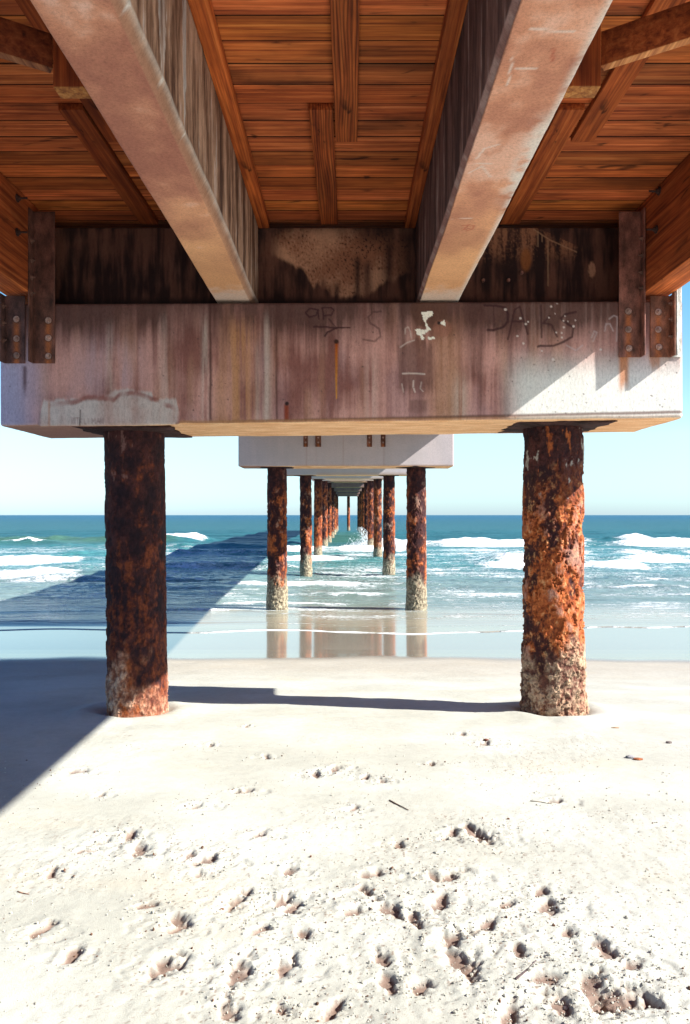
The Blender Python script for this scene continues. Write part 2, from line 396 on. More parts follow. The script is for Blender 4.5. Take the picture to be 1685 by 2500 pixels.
# ------------------------------------------------------------------ diaphragms between the girders
def diaph_colour(V, seed=0):
    x, y, z = V[:, 0], V[:, 1], V[:, 2]
    u = (x) * 1700 / 6.1 + 791; v = 1170 - z * 1700 / 6.1
    st = fbm(x * 14, y, z * 1.6, 4, 41, .6); sp = fbm(x * 60, y, z * 40, 3, 44, .7); bl = fbm(x * 2.2, y, z * 2.5, 3, 47)
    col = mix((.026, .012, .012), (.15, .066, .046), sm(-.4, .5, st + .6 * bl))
    lo = np.interp(u, [600, 640, 690, 705, 712, 722, 740, 752, 757, 790, 830, 880, 930], [560, 590, 615, 640, 655, 640, 655, 668, 672, 675, 672, 640, 620])
    lo2 = lo + 12 * st
    m = sm(612, 650, u + 14 * st) * sm(940, 905, u + 10 * st) * sm(505, 560, v + 20 * bl) * sm(6, -6, v - lo2) * sm(-.35, .0, sp + .35 * bl + .25)
    for c, w, v0 in ((735, 6, 640), (765, 7, 650), (812, 8, 590), (835, 12, 600), (885, 10, 560), (750, 5, 655)):
        m = m * (1 - .85 * np.exp(-((u - c + 3 * st) / w) ** 2) * sm(v0 - 18, v0 + 8, v + 6 * sp))
    col = mix(col, mix((.34, .15, .085), (.62, .35, .22), sm(-.3, .4, bl + .4 * sp)), np.clip(m * (1 - .55 * sm(840, 900, u)), 0, 1))
    m = sm(1050, 1075, u) * sm(1330, 1290, u + 20 * st) * sm(612, 560, v + 30 * st) * sm(-.3, .4, st + .5 * sp) * (v > 508 + (u - 1200) * .45)
    col = mix(col, (.42, .19, .10), .75 * m)
    m = sm(1.1, .6, np.hypot((u - 1195) / 14, (v - 590) / 30)); col = mix(col, (.34, .12, .035), m * .7)
    m = sm(2.2, .8, seg_d(u, v, [(1212, 520), (1250, 545), (1310, 572)])); col = mix(col, (.42, .24, .14), m * .7)
    for c, a, b in ((1222, 525, 560), (1246, 545, 650), (1232, 535, 550)):
        col = mix(col, (.44, .27, .16), .7 * sm(1.8, .6, abs(u - c)) * (v > a) * (v < b))
    m = sm(1.1, .7, np.hypot((u - 1345) / 9, (v - 612) / 20) + .3 * sp); col = mix(col, (.42, .22, .14), m)
    m = sm(.9, .3, np.hypot((u - 405) / 30, (v - 590) / 45) - .4 * st) * sm(-.2, .4, st); col = mix(col, (.18, .09, .07), m * .7)
    m = sm(22, 4, abs(v - 500)) * sm(240, 260, u) * sm(350, 330, u); col = mix(col, (.07, .04, .035), m * .6)
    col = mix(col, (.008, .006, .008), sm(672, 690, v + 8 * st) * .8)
    return col
def make_diaph(n, label):
    y = yb(n) - .16; near = n == 0
    st = .008 if near else .15
    V, F, _ = rbox(axis(-2.42, 2.26, .01, st), axis(y, y + .3, .01, .1), axis(1.652, 2.345, .01, st), .01)
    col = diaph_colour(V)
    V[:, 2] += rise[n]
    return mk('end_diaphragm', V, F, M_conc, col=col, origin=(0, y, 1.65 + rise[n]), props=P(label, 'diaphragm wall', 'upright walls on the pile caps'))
make_diaph(0, 'dark water-stained wall with peeling pale patches standing on the nearest cap')
for n in range(1, NB):
    make_diaph(n, 'concrete wall between girders on top of the %s cap' % ordn[n])
# bolt heads on the nearest wall
M_bolt = M_steel
def hexbolt(c, d, r=.014, h=.014, n=6):
    c = np.array(c, float); d = np.array(d, float)
    return cat([cyl(c, c + d * .003, r * 1.55, n=14), cyl(c + d * .003, c + d * h, r, r * .92, n=n), cyl(c + d * h, c + d * (h + .014), r * .5, n=8)])
def vcol(V, base, var=.4, seed=0, f=14):
    n = fbm(V[:, 0] * f, V[:, 1] * f, V[:, 2] * f * .5, 3, seed)
    return np.asarray(base)[None, :] * (1 + var * n * 1.6)[:, None]
for i, (u, v) in enumerate([(1098, 637), (1155, 637), (1185, 620)]):
    c = ((u - 791) * 6.1 / 1700, 6.098, (1170 - v) * 6.1 / 1700)
    V, F = cyl(c, (c[0], c[1] - .02, c[2]), .016, .012, 10)
    mk('wall_bolt', V, F, M_bolt, col=vcol(V, (.36, .17, .13)), origin=c, smooth=False,
       props=P('rusty bolt head on dark wall right of right girder, %s' % ['leftmost of the three', 'middle of the three', 'rightmost and highest of the three'][i], 'bolt', 'bolts on the wall'))
# ------------------------------------------------------------------ concrete girders
def girder_colour(V, side, seed):
    x, y, z = V[:, 0], V[:, 1], V[:, 2]
    b = fbm(x * 2.2, y * 1.6, z * 2, 4, 51 + seed); f = fbm(x * 12, y * 12, z * 12, 3, 54 + seed)
    st = fbm(x * 3, y * 6 + .25 * z, z * 1.0, 5, 57 + seed, .68); st2 = fbm(x, y * 40, z * 1.3, 3, 60 + seed, .6)
    sof = mix((.36, .165, .125), (.68, .375, .25), sm(-.5, .6, b + .2 * f + .3 * sm(2.6, 5, y) - .1))  # warm bounce from the sand painted into the soffit colour
    sof = mix(sof, (.78, .50, .25), .6 * sm(3.6, 5.0, y + .6 * b))
    sof = mix(sof, (.70, .58, .56), (.75 if side < 0 else .42) * sm(.15, .7, b + .35 * f + .25 * sm(2.9, 3.4, y) * sm(4.0, 3.6, y)))
    sof = mix(sof, (.66, .60, .56), .85 * sm(5.40, 5.72, y + .12 * f + .1 * (x - x.min())))
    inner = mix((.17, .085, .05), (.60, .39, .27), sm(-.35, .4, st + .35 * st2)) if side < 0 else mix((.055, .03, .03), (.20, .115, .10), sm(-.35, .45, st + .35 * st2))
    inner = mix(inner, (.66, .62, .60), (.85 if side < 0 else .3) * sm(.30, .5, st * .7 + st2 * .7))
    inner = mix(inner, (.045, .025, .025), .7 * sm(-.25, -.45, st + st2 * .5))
    sof = sof * np.array([1.04, .90, .80])
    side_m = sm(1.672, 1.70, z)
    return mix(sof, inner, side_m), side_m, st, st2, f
def make_girder(n, x0, x1, side, label, ya=None, yb_=None):
    near = n < 0
    y0 = (ya if ya is not None else yb(n) + .15); y1 = (yb_ if yb_ is not None else yb(n + 1) - .17)
    r = .012
    if near:
        V, F, _ = rbox(axis(x0, x1, r, .0095), axis(y0, y1, r, .012, 1.9, 99, .25), axis(1.664, 2.405, r, .012), r)
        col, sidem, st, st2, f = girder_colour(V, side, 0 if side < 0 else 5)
        xin = x1 if side < 0 else x0
        din = abs(V[:, 0] - xin)
        # chamfer on the inner bottom edge with a ragged grout lip
        if side < 0:
            cz = .055 + .018 * fbm(V[:, 1] * 1.2, 0, 0, 2, 70)
            wk = sm(.05, .0, din)
            k = np.clip(1 - (V[:, 2] - 1.664) / cz, 0, 1) * wk
            V[:, 0] -= .028 * k
            V[:, 0] += .0025 * f * wk
            lip = np.exp(-((V[:, 2] - 1.664 - cz) / .014) ** 2) * wk
            V[:, 0] += lip * .005
            col = mix(col, (.36, .19, .12), .8 * sm(.02, .0, din) * sm(cz + .01, cz * .5, V[:, 2] - 1.664))
            col = mix(col, (.64, .58, .52), .55 * lip)
            # scalloped white lime runs ending above the lip
            for yc, w in ((2.50, .09), (2.95, .07), (3.35, .035), (2.2, .1)):
                tri = 1 - abs(V[:, 1] - yc) / w; zz = 1.70 + .33 * (1 - np.clip(tri, 0, 1)) ** 1.2
                m = (tri > 0) * sm(-.02, .03, V[:, 2] - zz) * (din < .01)
                col = mix(col, (.60, .62, .62), .62 * m * sm(-.3, .3, st2 + .2))
                rim = (tri > 0) * np.exp(-((V[:, 2] - zz) / .02) ** 2) * (din < .01)
                col = mix(col, (.72, .70, .66), .7 * rim)
        else:
            cz = .05
            k = np.clip(1 - (V[:, 2] - 1.664) / cz, 0, 1) * (din < .012)
            V[:, 0] += .045 * k
            col = mix(col, mix((.27, .14, .12), (.40, .27, .24), sm(-.3, .3, f)), .9 * sm(.03, .0, din - .045 * k) * sm(cz + .01, cz * .9, V[:, 2] - 1.664) * (k > 0))
            # pale worn outer arris, scratches on the soffit
            e = sm(.045, .0, x1 - V[:, 0]) * (V[:, 2] < 1.69)
            col = mix(col, (.72, .68, .62), .7 * e * sm(-.5, .1, f + .25))
            col = mix(col, (.70, .66, .60), .75 * sm(.11, .03, x1 - V[:, 0]) * sm(3.0, 3.3, V[:, 1]) * sm(4.1, 3.7, V[:, 1]) * (V[:, 2] < 1.69) * sm(-.4, .2, f))
            so = (V[:, 2] < 1.668)
            for pts, w in (([(.63, 2.56), (.78, 2.575)], .004), ([(.63, 2.79), (.70, 2.785)], .004), ([(.68, 3.36), (.62, 3.40), (.60, 3.5)], .004), ([(.60, 3.55), (.68, 3.54)], .004),
                           ([(.59, 3.64), (.64, 3.57), (.70, 3.68)], .004), ([(.60, 2.72), (.62, 2.9)], .003), ([(.58, 4.2), (.69, 4.19)], .003)):
                col = mix(col, (.72, .62, .55), .65 * so * sm(w * 2, w * .6, seg_d(V[:, 0], V[:, 1], pts)))
            for pts in ([(.655, 4.30), (.69, 4.29), (.67, 4.36), (.70, 4.35)], [(.70, 4.31), (.72, 4.30), (.72, 4.36), (.69, 4.38)], [(.735, 2.67), (.75, 2.74)]):
                col = mix(col, (.42, .12, .07), .8 * so * sm(.009, .003, seg_d(V[:, 0], V[:, 1], pts)))
            V[:, 0] += .0015 * f
        V[:, 2] += .004 * fbm(V[:, 0] * 5, V[:, 1] * 3, 0, 3, 75) * sm(1.72, 1.66, V[:, 2])
        V[:, 0] += .006 * perlin(V[:, 1] * 1.1, 0, 0, 77) * sm(2.3, 1.7, V[:, 2])
        org = (0, 6.1, 1.66)
        return mk('concrete_girder', V, F, M_conc, col=col, origin=org, props=P(label, 'concrete girder', 'concrete girders under the deck'))
    V, F, _ = rbox(axis(x0, x1, r, .3), axis(y0, y1, r, .6), axis(1.664, 2.405, r, .25), r)
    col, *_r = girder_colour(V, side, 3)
    V[:, 2] += np.interp(V[:, 1], [yb(k) for k in range(NB)], rise[:NB])
    return mk('concrete_girder', V, F, M_conc, col=col, origin=((x0 + x1) / 2, y0, 1.66 + rise[n]), props=P(label, 'concrete girder', 'concrete girders under the deck'))
make_girder(-1, -1.03, -.732, -1, 'left concrete girder of the nearest span, with white lime runs down its inner face', -6.29, 6.097)
make_girder(-1, .548, .862, 1, 'right concrete girder of the nearest span, with scratches on its flat underside', -6.29, 6.097)
for n in range(NB - 1):
    for sx, (a, b) in ((-1, (-1.03, -.732)), (1, (.548, .862))):
        make_girder(n, a, b, sx, '%s concrete girder between the %s and %s caps' % ('left' if sx < 0 else 'right', ordn[n], ordn[n + 1]))
# ------------------------------------------------------------------ timber edge beams
def make_edge(n, x0, x1, label):
    near = n < 0
    y0, y1 = (-6.29, Y0 + .02) if near else (yb(n) + .03, yb(n + 1) + .02)
    V, F, _ = rbox(axis(x0, x1, .008, .05), axis(y0, y1, .008, .06 if near else .8), axis(1.702, 2.405, .008, .05 if near else .3), .008)
    col = np.ones_like(V) * (1 + .5 * fbm(V[:, 0] * 5, V[:, 1] * 1.3, V[:, 2] * 6, 3, 80))[:, None]
    if near: col[V[:, 2] < 1.706] *= np.array([1.7, 1.9, 1.9])  # lit look of the underside painted in as a brighter tone
    if not near: V[:, 2] += np.interp(V[:, 1], [yb(k) for k in range(NB)], rise[:NB])
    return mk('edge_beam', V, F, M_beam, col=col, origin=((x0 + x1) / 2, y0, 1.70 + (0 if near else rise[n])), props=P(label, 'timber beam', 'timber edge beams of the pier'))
make_edge(-1, -2.655, -2.434, 'thick brown timber edge beam at the left side of the nearest span')
make_edge(-1, 2.268, 2.492, 'thick brown timber edge beam at the right side, with sunlit orange underside')
for n in range(NB - 1):
    make_edge(n, -2.655, -2.434, 'left timber edge beam between the %s and %s caps' % (ordn[n], ordn[n + 1]))
    make_edge(n, 2.268, 2.492, 'right timber edge beam between the %s and %s caps' % (ordn[n], ordn[n + 1]))
# ------------------------------------------------------------------ decking
def make_deck(n, label):
    near = n < 0
    ya, yb_ = (-6.35, yb(0) + .05) if near else (yb(n) + .052, yb(n + 1) + .05)
    parts = []; cols = []; y = yb_; k = 0
    while y - .19 > ya:
        pit = .193
        dz = rng.uniform(-.0015, .0015)
        if near and y > 1.0:
            V, F, _ = rbox(axis(-2.95, 2.95, .007, .06), np.array([y - pit + .001, y - pit + .004, y - pit + .009, y - pit + .014, y - pit / 2, y - .014, y - .009, y - .005, y - .002]), np.array([2.41 + dz, 2.4125 + dz, 2.417 + dz, 2.44, 2.448]), .007)
            edge = np.minimum(abs(V[:, 1] - (y - pit)), abs(V[:, 1] - y))
            t = rng.uniform(.68, 1.25) * np.array([1, rng.uniform(.88, 1.12), rng.uniform(.8, 1.2)])
            c = np.ones_like(V) * t
            c = c * (.10 + .90 * sm(.002, .0075, edge))[:, None]
            nz_ = fbm(V[:, 0] * 1.1 + k * 9, V[:, 1] * 9, 0, 3, 130)
            c = c * (1 - .55 * sm(.12, .45, nz_))[:, None] * (1 + .35 * sm(.1, .5, -nz_))[:, None]
        else:
            V, F = sbox(-2.95, 2.95, y - pit + .002, y - .002, 2.41, 2.448, .004)
            c = np.ones_like(V) * rng.uniform(.8, 1.15)
        parts.append((V, F)); cols.append(c); y -= pit; k += 1
    V, F = cat(parts); col = np.concatenate(cols)
    if not near: V[:, 2] += np.interp(V[:, 1], [yb(k) for k in range(NB)], rise[:NB])
    return mk('pier_deck', V, F, M_deck, col=col, smooth=True, origin=(0, ya, 2.41 + (0 if near else rise[n])), props=P(label, 'pier deck', 'spans of plank decking'))
make_deck(-1, 'orange-brown plank ceiling of the pier deck above the nearest span')
for n in range(NB - 1):
    make_deck(n, 'plank decking carried between the %s and %s caps' % (ordn[n], ordn[n + 1]))
def board(name, x0, x1, y0, y1, z0, z1, m, label, cat_, group, tint=(1, 1, 1), warp=.004):
    V, F, _ = rbox(axis(x0, x1, .004, .05), axis(y0, y1, .004, .08), axis(z0, z1, .004, .04), .004)
    V[:, 0] += warp * np.sin((V[:, 1] - y0) * 1.3 + x0 * 5)
    col = np.ones_like(V) * np.array(tint) * (1 + .4 * fbm(V[:, 0] * 6, V[:, 1] * 1.5, V[:, 2] * 6, 3, 90))[:, None]
    return mk(name, V, F, m, col=col, origin=((x0 + x1) / 2, (y0 + y1) / 2, z0), props=P(label, cat_, group))
G1 = 'boards running lengthwise under the deck'
board('stringer', -.083, .055, -6.2, 4.75, 2.368, 2.407, M_str, 'long grained stringer board in the middle bay, running up out of view', 'board', G1)
board('stringer', -.228, -.0865, 4.37, 6.094, 2.366, 2.407, M_str, 'short stringer board in the middle bay, butted against the dark wall', 'board', G1, (.8, .72, .68))
board('stringer', 1.23, 1.385, 4.37, 6.094, 2.366, 2.407, M_nail, 'brown stringer board right of the right girder, ending at the dark wall', 'board', G1, (.75, .7, .7))
board('stringer', 1.41, 1.555, -6.2, 4.75, 2.368, 2.407, M_nail, 'outer stringer board in the right bay passing behind the diagonal brace', 'board', G1, (.85, .8, .8))
board('stringer', -1.69, -1.545, 4.37, 6.094, 2.366, 2.407, M_nail, 'dark stringer board in the left bay, ending at the dark wall', 'board', G1, (.55, .45, .4))
board('stringer', -1.53, -1.39, -6.2, 4.75, 2.368, 2.407, M_nail, 'long dark stringer board in the left bay beside the girder', 'board', G1, (.6, .5, .45))
G2 = 'nailer boards along the girder tops'
board('nailer_board', -.730, -.640, -6.2, 6.094, 2.335, 2.407, M_nail, 'orange nailer board along the top of the left girder, middle bay side', 'board', G2, (1.15, 1.1, 1.0), .001)
board('nailer_board', .462, .546, -6.2, 6.094, 2.335, 2.407, M_nail, 'brown nailer board along the top of the right girder, middle bay side', 'board', G2, (.85, .8, .8), .001)
board('nailer_board', .864, .935, -6.2, 6.094, 2.335, 2.407, M_nail, 'nailer board on the outer side of the right girder top', 'board', G2, (.7, .6, .6), .001)
board('nailer_board', -1.105, -1.032, -6.2, 6.094, 2.335, 2.407, M_nail, 'nailer board on the outer side of the left girder top', 'board', G2, (.55, .45, .4), .001)
# hangers and diagonal braces
G3 = 'hanger posts beside the girders'
def hanger(*a_, **k_):
    o = board(*a_, **k_); me = o.data; n_ = len(me.vertices); co_ = np.empty(n_ * 3, np.float32); me.vertices.foreach_get('co', co_); zc_ = co_.reshape(-1, 3)[:, 2]
    cc_ = np.empty(n_ * 4, np.float32); at_ = me.color_attributes['Col']; at_.data.foreach_get('color', cc_); cc_ = cc_.reshape(-1, 4)
    cc_[zc_ < .002, :3] *= np.array([1.3, 2.6, 3.4]); at_.data.foreach_set('color', cc_.ravel())  # lower end face coloured paler than the post
hanger('hanger_post', .866, 1.01, 2.985, 3.07, 1.71, 2.405, M_post, 'brown wooden hanger post with pale lower end on the outside of the right girder', 'hanger', G3, (.8, .7, .65), 0)
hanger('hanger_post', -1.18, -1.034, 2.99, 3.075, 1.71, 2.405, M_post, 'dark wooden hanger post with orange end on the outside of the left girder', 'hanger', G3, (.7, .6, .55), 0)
def brace(p0, p1, z0, z1, t, tint, label):
    p0 = np.array(p0, float); p1 = np.array(p1, float); d = p1 - p0; Ld = np.linalg.norm(d); d /= Ld; nrm = np.array([-d[1], d[0]])
    V, F, _ = rbox(axis(0, Ld, .004, .08), axis(0, t, .004, .05), axis(z0, z1, .004, .05), .004)
    W = V.copy(); W[:, 0] = p0[0] + d[0] * V[:, 0] + nrm[0] * V[:, 1]; W[:, 1] = p0[1] + d[1] * V[:, 0] + nrm[1] * V[:, 1]
    col = np.ones_like(V) * np.array(tint) * (1 + .5 * fbm(V[:, 0] * 2, V[:, 1] * 6, V[:, 2] * 8, 3, 95))[:, None]
    col[V[:, 2] < z0 + .003] *= np.array([1.5, 2.8, 4.0])  # bounce light painted into the underside colour
    return mk('diagonal_brace', W, F, M_beam, col=col, origin=(p0[0], p0[1], z0), props=P(label, 'brace', 'diagonal braces in the outer bays'))
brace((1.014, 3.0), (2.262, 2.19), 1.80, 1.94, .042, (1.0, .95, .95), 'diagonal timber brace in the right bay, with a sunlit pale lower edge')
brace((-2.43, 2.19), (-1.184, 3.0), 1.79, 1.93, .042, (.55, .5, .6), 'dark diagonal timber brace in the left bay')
# ------------------------------------------------------------------ steel angle brackets with bolts
def angle(xa, xb, y, z0, z1, leg_side, leg, label, tint=(.105, .045, .032), bolts=(), pins=(), zr=0, group='steel angle brackets on the nearest cap', t=.011):
    x_leg = (xb - t, xb) if leg_side > 0 else (xa, xa + t)
    flat = sbox(xa, xb, y - t, y - .0015, z0, z1, .003, .012)
    lg = sbox(x_leg[0], x_leg[1], y - leg, y - t - .0005, z0, z1, .003, .04)
    r = empty('angle_bracket', ((xa + xb) / 2, y, z0 + zr), label, 'steel bracket', group)
    o3 = np.array([(xa + xb) / 2, y, z0])
    for nm, (V, F) in (('back_leg', flat), ('outstanding_leg', lg)):
        c = vcol(V, tint, .6, 3)
        if bolts:
            bx = bolts[0][0]
            run = np.exp(-((V[:, 0] - bx) / .022) ** 2) * sm(bolts[0][1] + .03, bolts[0][1] - .05, V[:, 2])
            c = mix(c, (.42, .12, .03), .8 * run if nm == 'back_leg' else run * .2)
            for qx, qz in bolts: c = mix(c, (.02, .01, .01), .85 * sm(.034, .022, np.hypot(V[:, 0] - qx, V[:, 2] - qz)) if nm == 'back_leg' else 0 * V[:, 0])
        mk(nm, V - o3, F, M_steel, parent=r, col=c)
    for bx, bz in bolts:
        V, F = hexbolt((bx, y - t, bz), (0, -1, 0), .016, .016); mk('bolt', V - o3, F, M_steel, parent=r, col=vcol(V, (.38, .24, .20)), smooth=False)
    for py, pz_, s, ln in pins:
        xx = x_leg[1] if s > 0 else x_leg[0]
        V, F = hexbolt((xx, py, pz_), (s, 0, 0), .014, .014); mk('nut', V - o3, F, M_steel, parent=r, col=vcol(V, (.16, .08, .06)), smooth=False)
    return r
yf = Y0 - .485
angle(2.088, 2.262, yf, 1.217, 2.34, 1, .09, 'tall rusty angle bracket with three bolts, inner side of right edge beam', (.19, .075, .055), [(2.16, 1.57), (2.16, 1.43), (2.165, 1.285)], [(yf - .05, z, -1, 0) for z in (2.12, 1.99, 1.86, 1.74)])
angle(2.33, 2.49, yf, 1.217, 1.69, 1, .09, 'short rusty angle bracket with bolts below the right edge beam', (.22, .085, .05), [(2.39, 1.565), (2.39, 1.43), (2.395, 1.295)], [(yf - .05, z, -1, 0) for z in (1.62, 1.50, 1.37)])
angle(2.497, 2.572, yf, 1.217, 2.30, -1, .09, 'pale sunlit steel angle on the outer side of the right edge beam', (.60, .58, .54))  # sun-bleached brightness painted in as a pale tint, lit look only
angle(-2.434, -2.26, yf, 1.17, 2.34, -1, .09, 'tall rusty angle bracket with three bolts, inner side of left edge beam', (.115, .045, .032), [(-2.31, 1.50), (-2.31, 1.365), (-2.31, 1.225)], [(yf - .05, z, 1, 0) for z in (2.10, 1.95, 1.82, 1.70)])
angle(-2.652, -2.49, yf, 1.17, 1.69, -1, .09, 'short dark angle bracket with bolts below the left edge beam', (.095, .045, .04), [(-2.555, 1.51), (-2.555, 1.36), (-2.555, 1.23)], [(yf - .05, z, 1, 0) for z in (1.60, 1.47, 1.34)])
# through-bolts on the inner faces of the near edge beams
for i, (x, s, y, z, w) in enumerate([(2.268, -1, 5.50, 2.10, 'lower bolt on the inner face of the right edge beam'), (2.268, -1, 5.45, 2.40 - .04, 'upper bolt on the inner face of the right edge beam'),
                                     (-2.434, 1, 5.50, 2.08, 'lower bolt on the inner face of the left edge beam'), (-2.434, 1, 5.50, 2.33, 'upper bolt on the inner face of the left edge beam')]):
    V, F = cat([cyl((x, y, z), (x + s * .006, y, z), .03, n=16), cyl((x + s * .006, y, z), (x + s * .022, y, z), .018, n=6), cyl((x + s * .02, y, z), (x + s * .075, y, z), .008, n=8)])
    mk('through_bolt', V, F, M_steel, col=vcol(V, (.05, .022, .018)), smooth=False, origin=(x, y, z), props=P('dark %s' % w, 'bolt', 'through-bolts of the edge beams'))
# brackets hanging from the second cap
y2 = yb(1) - .485
for a, b, ls, w in ((-1.095, -.985, 1, 'first from the left'), (-.80, -.66, -1, 'second from the left'), (.462, .585, 1, 'third from the left'), (.80, .915, 1, 'fourth from the left')):
    angle(a, b, y2, 1.19, 1.66, ls, .06, 'short rusty bracket hanging on the front of the second cap, %s' % w, (.17, .07, .045), [((a + b) / 2, 1.3), ((a + b) / 2, 1.42)], zr=0 + rise[1], group='rusty brackets on the second cap')
# ------------------------------------------------------------------ piles
def pile_mesh(R, z0, z1, nt_, nz, seed, style, zfoot):
    th = np.linspace(0, 2 * np.pi, nt_, endpoint=False); zz = np.linspace(z0, z1, nz)
    T, Z = np.meshgrid(th, zz, indexing='ij')
    cx, cy = np.cos(T), np.sin(T)
    a = fbm(cx * .75 + seed * 3, cy * .75, Z * 2.0, 5, seed, .6)
    b = fbm(cx * 1.5, cy * 1.5 + seed, Z * 4.0, 5, seed + 2, .68)
    c = fbm(cx * 5.0, cy * 5.0, Z * 16 + seed, 4, seed + 4, .72)
    st = fbm(cx * 5, cy * 5, Z * 2.2, 4, seed + 6)
    hf = (Z - zfoot)                      # height above the ground
    H = z1 - zfoot
    crust = sm(.85, .1, hf + .6 * a + .3 * b) if style != 'left' else sm(.42, .1, hf + .5 * a)
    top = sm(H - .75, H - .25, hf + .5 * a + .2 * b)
    sc = .5 if style == 'left' else 1.0
    disp = sc * (.008 * a + .012 * b + .011 * c * (.55 + .9 * crust))
    flake = sm(.02, .12, b + .35 * c); disp += sc * .014 * (flake - .5) * (1 - .6 * top)
    pit = sm(.24, .5, c) * (.3 + crust); disp -= sc * .016 * pit
    disp += .018 * crust * (style != 'left') + .008 * crust
    disp += .014 * sm(.30, .55, b) * crust
    r = R - .012 + disp
    V = np.stack([r * cx, r * cy, Z], -1)
    dark = mix((.018, .008, .012), (.07, .022, .020), sm(-.4, .4, b))
    rust = mix((.10, .018, .009), (.27, .062, .017), sm(-.4, .45, c + .4 * b))
    orange = mix((.25, .055, .017), (.48, .130, .036), sm(-.4, .4, c))
    grey = mix((.15, .06, .04), (.46, .33, .22), sm(-.35, .4, c + .5 * b))
    if style == 'left':
        col = mix(dark, rust, .62 * sm(-.08, .5, a * .45 + b * .5 + .45 * c + .42 * sm(2.1, .8, hf) - .26 + .45 * st))
        col = mix(col, (.20, .10, .085), .8 * sm(.34, .46, b * .8 + st * .5) * top)
        col = mix(col, orange, .7 * crust); col = mix(col, mix((.26, .12, .08), (.62, .42, .30), sm(-.3, .4, c)), .9 * crust * sm(-.3, .2, b))
    elif style == 'right':
        col = mix(rust, orange, sm(-.35, .2, a + .5 * b + .2 * c + .1))
        col = mix(col, dark, .85 * sm(-.02, -.3, a * .5 + b * .8 + c * .35 + .22 * np.cos(T + .3) - .04))  # shade on the left side painted in as a darker tone
        col = mix(col, (.36, .20, .16), .6 * sm(.12, .4, b * .8 - a * .5 + .3 * c))
        col = mix(col, (.62, .34, .16), .6 * sm(.2, .5, c - .2 * b))
        col = mix(col, grey, .85 * sm(.35, 1.0, crust + .7 * b + .3 * np.cos(T + .6)))
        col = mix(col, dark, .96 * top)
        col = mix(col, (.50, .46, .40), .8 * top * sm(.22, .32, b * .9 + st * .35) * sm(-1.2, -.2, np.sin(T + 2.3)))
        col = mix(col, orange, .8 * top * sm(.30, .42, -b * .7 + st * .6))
    else:
        col = mix(rust, orange, sm(-.1, .35, a + .5 * b))
        col = mix(col, dark, .9 * sm(.12, -.22, a * .4 + b * .8 + .25 * np.cos(T + .5)))  # shade painted dark down one side of the shaft
        col = mix(col, (.42, .27, .20), .5 * sm(.25, .5, b - .5 * a))
        g = mix((.14, .11, .075), (.45, .39, .27), sm(-.3, .35, c + .4 * b))
        col = mix(col, g, .95 * sm(.95, .5, hf + .45 * a))
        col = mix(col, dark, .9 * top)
    idx = np.arange(nt_ * nz).reshape(nt_, nz); nx = np.roll(idx, -1, axis=0)
    F = np.stack([idx[:, :-1], nx[:, :-1], nx[:, 1:], idx[:, 1:]], -1).reshape(-1, 4)
    return V.reshape(-1, 3), F, col.reshape(-1, 3)
def plate_mesh(R, zt, seed, th=.006):
    n = 160; t = np.linspace(0, 2 * np.pi, n, endpoint=False)
    sq = 1 / np.maximum(abs(np.cos(t)), abs(np.sin(t)) * R / .41)
    sq = np.minimum(sq, 1.32 / 1.0 * 1.12)
    ro = R * sq * (1 + .08 * fbm(np.cos(t) * 3, np.sin(t) * 3, 0, 4, seed) * 2)
    V = []
    for rr, z in ((ro * .0 + .05, zt), (ro, zt), (ro * 1.0, zt - th), (ro * .86, zt - th * 1.6), (ro * .5, zt - th * 2.1), (ro * 0 + .05, zt - th * 2.1)):
        zz = z + (.004 * perlin(np.cos(t) * 6, np.sin(t) * 6, 0, seed + 2) if z < zt else 0)
        V.append(np.stack([rr * np.cos(t), rr * np.sin(t), np.full(n, 1.0) * zz], -1))
    V = np.concatenate(V); F = []
    for j in range(5):
        for k in range(n): F.append((j * n + k, (j + 1) * n + k, (j + 1) * n + (k + 1) % n, j * n + (k + 1) % n))
    return V, np.array(F)
GP = 'rusty pile pairs carrying the pier'
def flapmesh(V0):
    return V0
def make_pile(x, n, side):
    y = yb(n)
    zt = .715 + rise[n] + .02
    foot = -1.62 if n == 0 else (-2.38 if n == 1 else -2.56)
    if n == 0: style, a, b = ('left', 260, 420) if side < 0 else ('right', 300, 520)
    elif n <= 2: style, a, b = 'sea', 120, 300
    else: style, a, b = 'sea', 64, 110
    nm = {0: 'dark rusty steel pile on the sand at left, only its foot in sun' if side < 0 else 'bright orange crusted steel pile on the sand at right, lit on its right side',
          1: '%s pile of the second pair, standing at the wet edge with pale barnacle foot' % ('left' if side < 0 else 'right'),
          2: '%s pile of the third pair, standing in the shallow surf' % ('left' if side < 0 else 'right')}.get(n, '%s pile of the %s pair, counted from the beach' % ('left' if side < 0 else 'right', ordn[n]))
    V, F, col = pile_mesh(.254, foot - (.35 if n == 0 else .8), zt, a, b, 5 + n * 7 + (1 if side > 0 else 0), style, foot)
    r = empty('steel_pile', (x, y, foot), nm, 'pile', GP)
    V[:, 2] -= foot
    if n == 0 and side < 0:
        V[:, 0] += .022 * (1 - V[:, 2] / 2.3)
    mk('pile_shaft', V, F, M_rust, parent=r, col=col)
    if n > 0: r.rotation_euler = (rng.uniform(-.006, .006), rng.uniform(-.006, .006), rng.uniform(0, 6.28)); r.location.x += rng.uniform(-.02, .02)
    V, F = plate_mesh(.375 if n == 0 else .34, ((.699 if side < 0 else .739) if n == 0 else zt - .018) - foot, 3 + n + (side > 0), .009)
    mk('top_plate', V, F, M_rust, parent=r, col=vcol(V, (.05, .022, .02), .7, 5))
    return r
